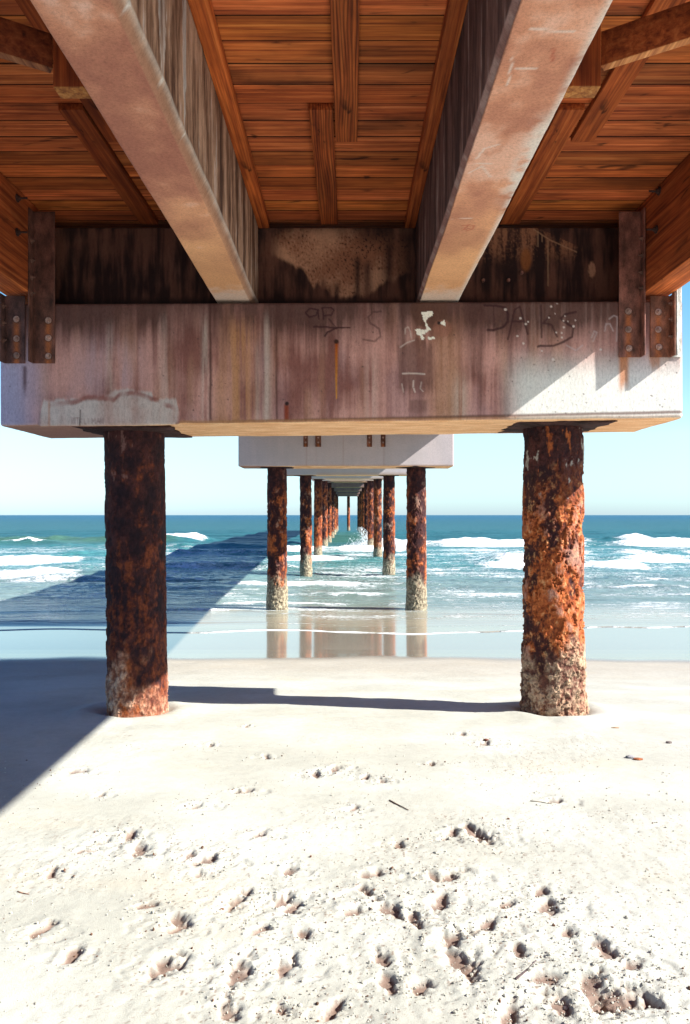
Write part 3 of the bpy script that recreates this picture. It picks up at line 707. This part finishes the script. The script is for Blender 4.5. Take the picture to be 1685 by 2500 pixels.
for n in range(NB):
    for side, x in ((-1, -1.785), (1, 1.715)):
        xx = x if n == 0 else x + .01
        p = make_pile(xx, n, side)
        if n in (2, 3) and side > 0:
            # curled flap of torn rusted steel
            t = np.linspace(0, 1, 14); w = np.linspace(-1, 1, 7); T, W = np.meshgrid(t, w, indexing='ij')
            base = (.9 if n == 2 else 2.75)
            rad = .262 + (.10 * T ** 1.5 if n == 3 else .05 * T)
            ang = (-.9 if n == 3 else -1.2) + W * (.30 * (1 - .75 * T) if n == 2 else .16 + .0 * T) + (.5 * T if n == 3 else 0)
            zz = base + (T * .55 if n == 2 else -.42 * T * T + .1 * T)
            V1 = np.stack([rad * np.cos(ang), rad * np.sin(ang), zz], -1).reshape(-1, 3); V2 = V1.copy(); V2[:, :2] *= .975
            i = np.arange(14 * 7).reshape(14, 7)
            q = np.stack([i[:-1, :-1], i[1:, :-1], i[1:, 1:], i[:-1, 1:]], -1).reshape(-1, 4)
            V = np.concatenate([V1, V2]); F = np.concatenate([q, q[:, ::-1] + 98])
            mk('torn_flap', V, F, M_rust, parent=p, col=vcol(V, (.09, .04, .03) if n == 2 else (.30, .22, .18), .5, 6))
# single middle pile at the sea end
r = empty('steel_pile', (.06, yb(NB - 1) + 1.0, -2.56), 'single rusty pile standing in the middle at the sea end of the pier', 'pile', 'middle pile of the pier end')
V, F, col = pile_mesh(.25, -3.3, 3.3, 48, 90, 55, 'sea', -2.56); V[:, 2] += 2.56
mk('pile_shaft', V, F, M_rust, parent=r, col=col)

# ------------------------------------------------------------------ sand
K_ = 1700.0
def sand_base(Y):
    ks = [-4000, -30, -4, 0, 3, 6, 10.8, 14, 18.5, 22, 30, 60, 140, 400]
    vs = [3, -1.0, -1.38, -1.42, -1.46, -1.605, -2.07, -2.20, -2.37, -2.60, -3.1, -4.6, -8, -20]
    r = 0
    for d in (-.9, -.45, 0, .45, .9): r = r + np.interp(Y + d, ks, vs)
    return r / 5
def ground_at(u, v):
    """where the ground is seen for a mark measured in the photograph (used once, to place footprints at their true distance)"""
    Y = 3.0
    for _ in range(12): Y = K_ * (-float(sand_base(np.array(Y)))) / (v - 1170)
    return (u - 791) / K_ * Y, Y
prints = [(1345, 2227, 1.3), (1410, 2262, 1.7), (1365, 2268, 1.0), (1265, 2277, 1.2), (1235, 2222, .9), (1050, 2182, 1.4), (1035, 2127, 1.1), (1100, 1897, 1.3), (1070, 1880, .9), (1025, 1887, .7),
          (320, 1932, 1.0), (295, 1897, .9), (225, 1912, .8), (200, 1930, .6), (405, 2097, 1.2), (375, 2192, 1.2), (665, 2052, 1.2), (635, 2042, .8), (535, 2047, 1.1), (885, 2060, 1.1), (835, 2022, .7),
          (850, 1982, .9), (1245, 2057, 1.1), (1230, 2022, .8), (1100, 2102, .8), (1375, 2157, 1.1), (1432, 2190, .9), (1475, 2265, .8), (650, 2190, 1.0), (545, 2205, 1.0), (865, 2172, .8), (470, 1952, 1.1),
          (430, 1945, .6), (1020, 1987, 1.0), (980, 1985, .7), (95, 2112, .9), (120, 1982, .9), (800, 2067, .8), (450, 1988, .6), (550, 1795, .8), (175, 1752, .9), (230, 1803, .6), (715, 1757, .8),
          (765, 1745, .9), (605, 1717, .6), (870, 1772, .7), (1050, 1665, .7), (1100, 1687, .9), (1260, 1817, .8), (980, 1735, .5), (440, 1830, .9), (480, 1690, .6), (800, 1835, .6), (585, 1897, .7), (660, 1975, .7),
          (1160, 2300, .9), (520, 2290, .8), (640, 2288, .5), (560, 1650, .5), (830, 1765, .6), (160, 2170, .7), (330, 2060, .5), (1010, 1900, .5), (1150, 2052, .7), (905, 1915, .7), (1290, 2120, .8),
          (1180, 2160, .7), (960, 2240, .8), (880, 2230, .7), (760, 2290, .8), (690, 2120, .6), (590, 2110, .6), (1000, 2050, .9), (940, 2085, .8)]
FP = []
for u, v, s in prints:
    X, Y = ground_at(u, v); FP.append((X, Y, s, rng.uniform(-.9, .9), rng.uniform(.75, 1.3)))
def sand_height(X, Y):
    z = sand_base(Y).astype(np.float64)
    wet = sm(10.0, 10.9, Y + .6 * perlin(X * .3, Y * .1, 0, 12) + .25 * perlin(X * 1.1, Y, 0, 13))
    near = sm(7.5, 4.6, Y)
    dry = 1 - wet
    z += .014 * fbm(X * .8, Y * .9, 0, 3, 100) * dry + .0035 * fbm(X * 2.2, Y * 7, 0, 3, 103) * dry
    trod = sm(.0, .45, fbm(X * .8, Y * .8, 0, 3, 106) + .45 * sm(4.3, 3.0, Y) - .12 + .18 * sm(-2, 1, X)) * near
    dark = np.zeros_like(z)
    dig = np.zeros_like(z)
    for X0, Yc, s, ang, el in FP:
        m = (abs(X - X0) < .34) & (abs(Y - Yc) < .34)
        if not m.any(): continue
        dx = X[m] - X0; dy = Y[m] - Yc
        n1 = perlin(dx * 22 + X0 * 7, dy * 22 + Yc * 7, 0, 5); n2 = perlin(dx * 55 + X0, dy * 55, 0, 8)
        ca, sa = math.cos(ang + 1.2), math.sin(ang + 1.2)
        lx = (dx * ca + dy * sa) / (.052 * s * el); ly = (-dx * sa + dy * ca) / (.020 * s)
        cr0 = np.exp(-(np.hypot(dx, dy) / (.12 * s)) ** 2)
        rim = np.exp(-((np.hypot(lx * .8, ly * .6) - 1.9) / .7) ** 2)
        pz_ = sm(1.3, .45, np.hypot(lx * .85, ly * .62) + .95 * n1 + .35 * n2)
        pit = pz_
        z[m] += -.018 * s ** .5 * pz_ + .0030 * s * rim + .004 * cr0 * n2 * (.6 + 1.2 * n1)
        # a shallow broad tread beside the gouge
        tr = sm(1.3, .9, np.hypot((dx - .05 * ca) / (.12 * s), (dy + .03) / (.06 * s)) + .5 * n1)
        z[m] -= .006 * tr
        # crumbs around
        cr = np.exp(-(np.hypot(dx, dy) / (.13 * s)) ** 2)
        dig[m] = np.maximum(dig[m], cr)
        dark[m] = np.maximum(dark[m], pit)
    act = np.clip(trod * .8 + dig, 0, 1)
    c1 = perlin(X * 34, Y * 34, 0, 20); c2 = perlin(X * 70, Y * 70, 0, 22); c3 = perlin(X * 15, Y * 15, 0, 24)
    c4 = perlin(X * 120, Y * 120, 0, 28)
    z += act * (.0030 * c3 + .0016 * c1 + .003 * np.maximum(0, c2 - .25) + .006 * np.maximum(0, c4 - .38) - .008 * np.maximum(0, -c2 - .42))
    z += near * .0015 * np.maximum(0, c2 - .45) * sm(.1, .5, perlin(X * 2.5, Y * 2.5, 0, 26) + .3)
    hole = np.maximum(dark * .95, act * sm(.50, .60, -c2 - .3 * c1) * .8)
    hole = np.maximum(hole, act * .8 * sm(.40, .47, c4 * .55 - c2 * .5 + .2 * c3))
    # scour around the near pile feet
    for X0 in (-1.77, 1.72):
        d = np.hypot(X - X0, Y - Y0); z += .022 * np.exp(-((d - .42) / .14) ** 2) * (1 + perlin(X * 4, Y * 4, 0, 30)) - .03 * np.exp(-((d - .24) / .06) ** 2)
    # low berm lines / pull marks further back
    z += .006 * dry * sm(6.5, 7.5, Y) * np.sin(Y * 2.1 + .6 * perlin(X * .3, Y * .2, 0, 31))
    return z, wet, hole, act
def tensor(xs, ys): return np.meshgrid(xs, ys, indexing='ij')
xin = np.arange(-2.3, 2.6001, .0068)
xm = lambda a, b, st, g: np.array([a + st * ((g ** k - 1) / (g - 1)) for k in range(1, 400) if a + st * ((g ** k - 1) / (g - 1)) < b])
xr = xm(2.6, 3500, .02, 1.09); xl = -xm(2.3, 3500, .02, 1.09)[::-1]
xs = np.concatenate([[-3500], xl, xin, xr, [3500]])
ys = [1.55]
while ys[-1] < 420:
    y = ys[-1]; ys.append(y + max(.0045, .0016 * y * (y / 2.2)) if y < 9 else y + .03 * (y / 9) ** 2.6)
back = -xm(-1.5, 3500, .05, 1.25)[::-1]
ys = np.concatenate([[-3500], back[:-1], ys])
X, Y = tensor(xs, ys)
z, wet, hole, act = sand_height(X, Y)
flt = fbm(X * 1.2, Y * 1.5, 0, 4, 120)
col = mix((.40, .40, .35), (.47, .475, .425), sm(-.4, .4, flt))
col = mix(col, (.46, .42, .33), .4 * sm(.1, .5, fbm(X * .9, Y * 1.8, 0, 3, 125)))
damp = sm(7.6, 9.6, Y + .4 * perlin(X * .3, Y * .3, 0, 15))
col = mix(col, (.36, .325, .27), .7 * damp)
col = mix(col, (.24, .21, .165), wet)
col = mix(col, (.13, .048, .028), .78 * hole ** 1.5)  # shadow tone painted into the footprint pits, plus brown specks
spk = np.clip(.1 + act, 0, 1) * sm(.32, .52, .6 * perlin(X * 95, Y * 70, 0, 140) + .45 * perlin(X * 40, Y * 33, 0, 141) + .25 * perlin(X * 9, Y * 9, 0, 143)) * sm(7, 4.5, Y)
col = mix(col, (.15, .085, .055), .75 * spk * sm(-.25, .2, perlin(X * 5, Y * 5, 0, 142)))
idx = np.arange(X.size).reshape(X.shape)
F = np.stack([idx[:-1, :-1], idx[1:, :-1], idx[1:, 1:], idx[:-1, 1:]], -1).reshape(-1, 4)
m, nt, bs = mat('beach_sand')
v = mapping(nt, (1, 1, 1)); a = attr(nt, 'Col'); w = attr(nt, 'wet').outputs['Fac']
n1 = noise(nt, v, 260, 3, .7); n2 = noise(nt, v, 18, 5, .65)
c = mixc(nt, 'MULTIPLY', 1.0, a.outputs['Color'], ramp(nt, n1, [(.3, .80), (.55, 1.0), (.8, 1.1)]))
c = mixc(nt, 'MULTIPLY', 1.0, c, ramp(nt, n2, [(.3, .92), (.7, 1.05)]))
nt.links.new(c, bs.inputs['Base Color'])
rg = math_(nt, 'MULTIPLY_ADD', w, -.86, .95); nt.links.new(rg, bs.inputs['Roughness'])
bs.inputs['IOR'].default_value = 1.45
nt.links.new(math_(nt, 'MULTIPLY_ADD', w, .85, .05), bs.inputs['Specular IOR Level'])
hh = math_(nt, 'MULTIPLY', math_(nt, 'ADD', n1, math_(nt, 'MULTIPLY', n2, 1.2)), math_(nt, 'SUBTRACT', 1.0, w))
bump(nt, hh, .6, .004, bs)
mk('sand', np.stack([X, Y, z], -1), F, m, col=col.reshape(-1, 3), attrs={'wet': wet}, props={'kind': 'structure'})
# loose crumbs of sand and shell grit kicked up round the footprints
ico_v = np.array([(0, 0, 1), (.89, 0, .45), (.28, .85, .45), (-.72, .53, .45), (-.72, -.53, .45), (.28, -.85, .45), (.72, .53, -.45), (-.28, .85, -.45), (-.89, 0, -.45), (-.28, -.85, -.45), (.72, -.53, -.45), (0, 0, -1)], float)
ico_f = np.array([(0, 1, 2), (0, 2, 3), (0, 3, 4), (0, 4, 5), (0, 5, 1), (1, 6, 2), (2, 7, 3), (3, 8, 4), (4, 9, 5), (5, 10, 1), (2, 6, 7), (3, 7, 8), (4, 8, 9), (5, 9, 10), (1, 10, 6), (11, 7, 6), (11, 8, 7), (11, 9, 8), (11, 10, 9), (11, 6, 10)])
r5 = np.random.RandomState(77); cxy = []
wts = np.array([f[2] for f in FP]); wts /= wts.sum()
for k in range(6500):
    f = FP[r5.choice(len(FP), p=wts)]; dd = r5.normal(size=2) * .085 * f[2]; cxy.append((f[0] + dd[0] * 1.4, f[1] + dd[1]))
for k in range(5000):
    yy = 1.9 + 3.2 * r5.rand() ** 1.4; xx = r5.uniform(-.62, .62) * yy * .9 + .1
    if perlin(xx * 1.6, yy * 1.6, 0, 150) + .5 * perlin(xx * 6, yy * 6, 0, 151) > -.08: cxy.append((xx, yy))
cxy = np.array(cxy); n_c = len(cxy)
hz, _w, _h, _a = sand_height(cxy[:, 0][:, None], cxy[:, 1][:, None])
sz = .0017 * np.exp(r5.normal(size=n_c) * .5); sz = np.clip(sz, .0010, .006)
VV = ico_v[None] * (1 + .35 * r5.normal(size=(n_c, 12, 1)) * .6) * (sz[:, None, None] * r5.uniform(.7, 1.5, (n_c, 1, 3)))
VV = VV + np.stack([cxy[:, 0], cxy[:, 1], hz[:, 0] + sz * .35], -1)[:, None, :]
FF = ico_f[None] + (np.arange(n_c) * 12)[:, None, None]
cc = np.where((r5.rand(n_c) < .10)[:, None], np.array([[.13, .065, .04]]), np.array([[.44, .42, .36]])) * r5.uniform(.75, 1.15, (n_c, 1))
mk('sand_crumbs', VV.reshape(-1, 3), FF.reshape(-1, 3), M_rust, col=np.repeat(cc, 12, 0), smooth=False, props={'kind': 'stuff'})
# ------------------------------------------------------------------ sea
WL = -2.52
ys = [13.2]
while ys[-1] < 40000:
    y = ys[-1]; ys.append(y + (.035 * (y / 14) ** 1.35 if y < 150 else .06 * y))
ys = np.array(ys)
uu = np.concatenate([-np.geomspace(40, .62, 30)[:-1], np.linspace(-.62, .62, 620), np.geomspace(.62, 40, 30)[1:]])
U, Y = np.meshgrid(uu, ys, indexing='ij'); X = U * (Y + 6)
sb = sand_base(Y)
swash_edge = 14.35 + .9 * perlin(X * .28, 0, 0, 50) + .35 * perlin(X * .8, 0, 0, 51) + .5 * np.exp(-((X - .2) / 2.2) ** 2) * -.9 + .55 * sm(-1, -5, X) * -.7 + .6 * sm(1.5, 6, X) * .55
off = sm(150, 100, Y)
flat = np.maximum(WL, sb + .016)
flat = np.where(Y < 30, np.logaddexp(WL * 30, (sb + .014) * 30) / 30, flat)
deep = np.clip((WL - sb) / .45, 0, 1)
amp = sm(18, 30, Y)
z = flat + amp * off * (.085 * fbm(X * .25, Y * .75, 0, 4, 60) + .020 * fbm(X * 1.1, Y * 3.2, 0, 3, 64)) + (1 - amp) * .006 * deep * fbm(X * .9, Y * 4, 0, 3, 66)
z += sm(50, 90, Y) * off * .16 * np.sin(Y * .50 + 1.6 * perlin(X * .05, Y * .02, 0, 70))
foam = np.zeros_like(z)
def breaker(Yc, A, wf, wb, xa, xb, fo, trail, seed, wav=.9):
    global z, foam
    yc = Yc + wav * 2 * perlin(X * .09, 0, 0, seed) + wav * .6 * perlin(X * .4, 0, 0, seed + 1)
    env = sm(xa - 1.8, xa + 1.2, X) * sm(xb + 1.8, xb - 1.2, X) * (.7 + .6 * perlin(X * .25, 0, 0, seed + 2))
    d = Y - yc
    h = np.where(d < 0, np.exp(-(d / wf) ** 2), np.exp(-(d / wb) ** 2))
    z = z + A * env * h * (1 + .35 * perlin(X * .9, Y * .6, 0, seed + 4))
    rag = .6 * perlin(X * 1.3, Y * .5, 0, seed + 3)
    f = np.where(d < 0, sm(-trail, -trail * .15, d + rag), sm(wb * .55, 0, d + rag * .4))
    foam = np.maximum(foam, np.clip(fo * f * np.clip(env, 0, 1), 0, 1))
# right-hand surf
breaker(63, .60, 1.2, 3.2, 1.0, 30, 1.2, 7, 200, .6)
breaker(56, .28, 1.2, 3.2, -5, 4.5, 1.25, 9, 203, .6)
breaker(66, .55, 1.0, 3.0, 20, 40, .85, 7.0, 205)
breaker(41.0, .50, .8, 2.2, 8, 42, 1.15, 5.0, 210, .6)
breaker(37.5, .30, .7, 2.0, 3.0, 15, 1.1, 6, 215, .5)
breaker(43, .20, .6, 1.8, -5.5, 3.5, 1.05, 5.0, 218, .6)
breaker(50, .22, .8, 2.0, 10, 40, .85, 6.0, 219)
# left-hand surf
breaker(71, .75, 1.6, 4.5, -45, -15, .12, 2.0, 220)
breaker(74, .8, 1.2, 3.5, -19.5, -14.0, 1.25, 5, 224, .3)
breaker(66, .45, 1.2, 2.5, -33, -26, 1.05, 1.2, 225, .3)
breaker(42, .25, .8, 2.0, -45, -14, 1.05, 9.5, 230)
breaker(31.5, .38, .6, 1.8, -34, -9.0, 1.15, 4.5, 235, .5)
breaker(29.0, .20, .4, 1.2, -12.5, -5.5, .62, 1.2, 238, .4)
breaker(58, .40, 1.0, 2.6, -24, -3.5, .35, 1.5, 240)
breaker(48, .34, .9, 2.4, -18, -3, .62, 2.0, 242)
breaker(36, .26, .6, 1.6, -14, -2.6, .66, 2.2, 245)
breaker(26, .12, .4, 1.2, -12, -2.2, .60, 1.0, 247, .6)
# spent wavelets near the beach
breaker(27.5, .10, .35, 1.2, -5, 3.0, .95, 1.4, 249, .8)
breaker(24.5, .07, .25, .9, -5, 1.2, .95, 1.1, 250, .8)
breaker(21.0, .05, .2, .7, -4.6, 1.8, 1.0, .8, 255, .7)
breaker(19.6, .05, .18, .6, -7, 2.1, 1.0, .5, 260, .9)
breaker(22.5, .04, .2, .6, 3.5, 14, .75, .5, 265, .7)
breaker(17.6, .02, .12, .5, 1.8, 6.0, .75, .2, 270, .9)
breaker(26.5, .07, .3, .9, 2.5, 20, .8, .8, 275, .8)
breaker(17.2, .045, .1, .6, -9, -1.6, .75, .14, 280, 1.1)
breaker(15.6, .03, .1, .5, -8, -2.4, .6, .12, 283, .9)
e = Y - swash_edge
rag = .10 * perlin(X * 2.4, Y * 2, 0, 285)
foam = np.maximum(foam, .98 * np.exp(-((e - .06 + rag) / .075) ** 2) * (.55 + .5 * sm(-3.5, -2.0, X)) * (1 - .3 * sm(3, 6, X)))
foam = np.maximum(foam, .62 * np.exp(-((e - 1.0 + .5 * perlin(X * .5, 0, 0, 290)) / .09) ** 2) * sm(-4, -1, X) * sm(5, 3.5, X))
foam = np.maximum(foam, sm(14, 17, Y) * sm(66, 34, Y) * (.50 + .32 * fbm(X * .25, Y * .6, 0, 3, 295)))
foam = np.maximum(foam, (.56 + .22 * fbm(X * .12, Y * .25, 0, 3, 298)) * sm(26, 32, Y) * sm(64, 56, Y))
z = z + foam * sm(18, 30, Y) * off * .07 * fbm(X * 2.5, Y * 2.5, 0, 4, 310)
z = np.where(e < 0, np.minimum(z, sb - .03 + .0 * z), z)
t_e = sm(0, .10, e); z = np.where((e >= 0) & (e < .4), (sb - .012) * (1 - t_e) + np.maximum(z, sb + .010) * t_e, z)
dist = Y
c_shal = np.array((.30, .27, .20)); c_mid = np.array((.15, .21, .19)); c_teal = np.array((.022, .105, .120)); c_far = np.array((.012, .088, .145))
col = mix(c_shal * np.ones_like(z)[..., None], c_mid, sm(16.0, 22, Y + .8 * perlin(X * .4, Y * .4, 0, 300)))
col = mix(col, (.055, .20, .20), sm(24, 42, Y))
col = mix(col, c_teal, sm(45, 75, Y + 5 * perlin(X * .06, Y * .05, 0, 301)))
col = mix(col, (.09, .17, .09), .55 * sm(-14, -18, X) * np.exp(-((Y - 70) / 5) ** 2))
col = mix(col, (.05, .13, .09), .6 * sm(62, 72, Y) * sm(120, 90, Y) * sm(2.2, 1.6, abs(X)))
col = mix(col, c_far, sm(90, 600, Y))
idx = np.arange(X.size).reshape(X.shape)
F = np.stack([idx[:-1, :-1], idx[1:, :-1], idx[1:, 1:], idx[:-1, 1:]], -1).reshape(-1, 4)
keep = (e >= -.25)
kf = (keep[:-1, :-1] | keep[1:, 1:]).ravel()
F = F[kf]
m, nt, bs = mat('sea_water')
a = attr(nt, 'Col'); fo = attr(nt, 'foam').outputs['Fac']; ch = attr(nt, 'chop').outputs['Fac']
v1 = mapping(nt, (.55, 1.7, 1)); v2 = mapping(nt, (1, 1.4, 1)); v3 = mapping(nt, (.12, .5, 1))
w1 = noise(nt, v1, 2.2, 6, .62, .3); w2 = noise(nt, v1, .55, 4, .55, .5); w3 = noise(nt, v3, .9, 5, .6, .4)
l1 = noise(nt, v2, 5.5, 5, .68, 1.2); l2 = noise(nt, mapping(nt, (.5, 1.6, 1)), 1.3, 4, .6, .8)
lace = math_(nt, 'ADD', math_(nt, 'MULTIPLY', l1, .6), math_(nt, 'MULTIPLY', l2, .4))
ff = math_(nt, 'MULTIPLY', math_(nt, 'ADD', math_(nt, 'MULTIPLY', fo, .62), math_(nt, 'SUBTRACT', lace, .86)), 9.0, clamp=True)
c = mixc(nt, 'MULTIPLY', .7, a.outputs['Color'], ramp(nt, w3, [(.3, .65), (.7, 1.25)]))
c = mixc(nt, 'MIX', ff, c, (.76, .79, .79))
nt.links.new(c, bs.inputs['Base Color'])
nt.links.new(math_(nt, 'ADD', math_(nt, 'MULTIPLY', ff, .6), math_(nt, 'MULTIPLY_ADD', attr(nt, 'gloss').outputs['Fac'], -.5, .37)), bs.inputs['Roughness'])
bs.inputs['IOR'].default_value = 1.33
nt.links.new(math_(nt, 'MULTIPLY', math_(nt, 'MULTIPLY_ADD', ff, -.8, 1.0), attr(nt, 'gloss').outputs['Fac']), bs.inputs['Specular IOR Level'])
h = math_(nt, 'ADD', math_(nt, 'MULTIPLY', w1, .10), math_(nt, 'ADD', math_(nt, 'MULTIPLY', w2, .30), math_(nt, 'MULTIPLY', w3, .25)))
h = math_(nt, 'MULTIPLY', h, ch)
h = math_(nt, 'ADD', h, math_(nt, 'MULTIPLY', ff, .03))
bump(nt, h, 1.0, 1.0, bs)
chop = .02 + (.10 + .55 * sm(-2.5, -4.5, X)) * sm(14.8, 16.5, Y) + 1.3 * sm(17, 26, Y) + 1.0 * sm(60, 220, Y)
mk('sea', np.stack([X, Y, z], -1), F, m, col=col.reshape(-1, 3), attrs={'foam': foam, 'chop': chop, 'gloss': .5 - .42 * sm(19, 75, Y)}, props={'kind': 'structure'})
# sea spray thrown up against a pile
pr = []
r3 = np.random.RandomState(4)
ico = cyl((0, 0, -1), (0, 0, 1), .8, .5, 5)
for k in range(1300):
    h = r3.rand() ** 2.2 * 1.5
    w = .95 * (1 - h / 1.7)
    cx = 1.25 + .25 * math.sin(h * 3) + r3.normal() * w * .75; cy = 60.5 + r3.normal() * .35
    s = r3.uniform(.008, .036) * (1.4 - .6 * h)
    V0, F0 = ico; pr.append((V0 * s * r3.uniform(.6, 1.4, 3) + np.array([cx, cy, -2.45 + h]), F0))
V, F = cat(pr)
m, nt, bs = mat('white_spray'); bs.inputs['Roughness'].default_value = .6
nt.links.new(ramp(nt, noise(nt, mapping(nt, (1, 1, 1)), 6), [(.3, (.78, .82, .82)), (.7, (.9, .92, .92))]), bs.inputs['Base Color'])
mk('sea_spray', V, F, m, origin=(1.25, 60.5, -2.5), props={'kind': 'stuff'})
# ------------------------------------------------------------------ small things on the sand
def lump(u, v, sx, sy, sz, colr, name, label, cat_, seed, group=None):
    X0, Yc = ground_at(u, v); zc = float(sand_height(np.array([[X0]]), np.array([[Yc]]))[0][0, 0])
    th = np.linspace(0, np.pi, 16); ph = np.linspace(0, 2 * np.pi, 24, endpoint=False)
    A, B = np.meshgrid(th, ph, indexing='ij'); x, y, z_ = np.sin(A) * np.cos(B), np.sin(A) * np.sin(B), np.cos(A)
    k = 1 + .35 * fbm(x * 1.6 + seed, y * 1.6, z_ * 1.6, 3, seed)
    V = np.stack([x * k * sx, y * k * sy, z_ * k * sz + sz * .35], -1).reshape(-1, 3)
    i = np.arange(A.size).reshape(A.shape); nx = np.roll(i, -1, axis=1)
    F = np.stack([i[:-1], i[1:], nx[1:], nx[:-1]], -1).reshape(-1, 4)
    return mk(name, V + np.array([X0, Yc, zc]), F, M_rust, col=vcol(V, colr, .5, seed, 30), origin=(X0, Yc, zc), props=P(label, cat_, group))
lump(1432, 1722, .030, .02, .012, (.30, .29, .30), 'beach_stone', 'grey stone lying on the smooth sand at right, beside a brown shell', 'stone', 1)
lump(1450, 1726, .030, .018, .009, (.30, .10, .04), 'shell_piece', 'brown broken shell on the smooth sand at right, beside a grey stone', 'shell', 2)
lump(1520, 1688, .022, .012, .011, (.16, .13, .12), 'beach_stone', 'small dark stone near the right edge of the sand, farther off than the shell', 'stone', 3)
lump(1398, 1655, .03, .01, .004, (.28, .16, .08), 'driftwood_chip', 'thin tan wood chip on the sand beyond the stones at right', 'wood chip', 4)
lump(1104, 1316 + 365, .02, .012, .008, (.15, .05, .03), 'seaweed_scrap', 'dark seaweed scrap on the sand between the near piles, right of centre', 'seaweed', 5)
def twig(p, rad, colr, label):
    pts = []
    for u, v in p:
        X0, Yc = ground_at(u, v); pts.append((X0, Yc, float(sand_height(np.array([[X0]]), np.array([[Yc]]))[0][0, 0]) + rad * .7))
    V, F = cat([cyl(a, b, rad * (1 - .25 * i), rad * (1 - .25 * (i + 1)), 7) for i, (a, b) in enumerate(zip(pts[:-1], pts[1:]))])
    mk('twig', V, F, M_rust, col=vcol(V, colr, .4, 3, 30), origin=pts[0], props=P(label, 'twig', 'twigs on the sand'))
twig([(885, 1820), (905, 1830), (928, 1841)], .0042, (.16, .10, .07), 'thin brown twig lying on the sand near the centre')
twig([(1172, 2235), (1195, 2212), (1218, 2186)], .0035, (.10, .07, .07), 'dark twig among the footprints at lower right')
twig([(1205, 1819), (1230, 1823), (1254, 1827)], .0028, (.25, .20, .14), 'pale thin twig beside a footprint right of centre')
twig([(40, 2025), (52, 2029), (66, 2032)], .0028, (.25, .12, .07), 'short reddish twig near the left edge of the sand')
# ------------------------------------------------------------------ light, sky, camera
d = Vector((-1, .26, -.757)).normalized()
sun = bpy.data.lights.new('sun', 'SUN'); sun.energy = 5.0; sun.angle = math.radians(.53); sun.color = (1, .96, .88)
so = bpy.data.objects.new('sun', sun); C.objects.link(so); so.rotation_euler = d.to_track_quat('-Z', 'Y').to_euler(); so.location = (20, -5, 20)
W = bpy.data.worlds.new('World'); S.world = W; W.use_nodes = True; nt = W.node_tree
bg = nt.nodes['Background']
sky = nt.nodes.new('ShaderNodeTexSky'); sky.sky_type = 'NISHITA'; sky.sun_disc = False
sky.sun_elevation = math.radians(36.2); sky.sun_rotation = math.atan2(1, -.26)
sky.air_density = 1.0; sky.dust_density = .3; sky.ozone_density = 2.5
tint = nt.nodes.new('ShaderNodeMix'); tint.data_type = 'RGBA'; tint.blend_type = 'MULTIPLY'; tint.inputs[0].default_value = 1
tc = nt.nodes.new('ShaderNodeTexCoord'); sx = nt.nodes.new('ShaderNodeSeparateXYZ'); nt.links.new(tc.outputs['Generated'], sx.inputs[0])
rp = ramp(nt, sx.outputs['Z'], [(.0, (.46, .64, .96)), (.03, (.58, .74, .90)), (.10, (.84, .90, .88)), (.30, (.46, .80, .84)), (.55, (.12, .26, .72))])
nt.links.new(rp, tint.inputs[7])
nt.links.new(sky.outputs[0], tint.inputs[6]); nt.links.new(tint.outputs[2], bg.inputs['Color'])
bg.inputs['Strength'].default_value = .096
cam = bpy.data.cameras.new('camera'); co = bpy.data.objects.new('camera', cam); C.objects.link(co)
co.location = (0, 0, E); co.rotation_euler = (math.radians(90), 0, 0)
cam.sensor_fit = 'HORIZONTAL'; cam.sensor_width = 24; cam.lens = 1700 / 1568 * 24
cam.shift_x = -7 / 1568; cam.shift_y = -7 / 1568 * -1
cam.clip_start = .05; cam.clip_end = 100000
S.camera = co
S.render.engine = 'CYCLES'
S.cycles.max_bounces = 10; S.cycles.diffuse_bounces = 4; S.cycles.glossy_bounces = 4
S.view_settings.view_transform = 'Standard'; S.view_settings.look = 'None'
S.view_settings.exposure = 1.42; S.view_settings.gamma = 1.0
S.render.resolution_x = 690; S.render.resolution_y = 1024
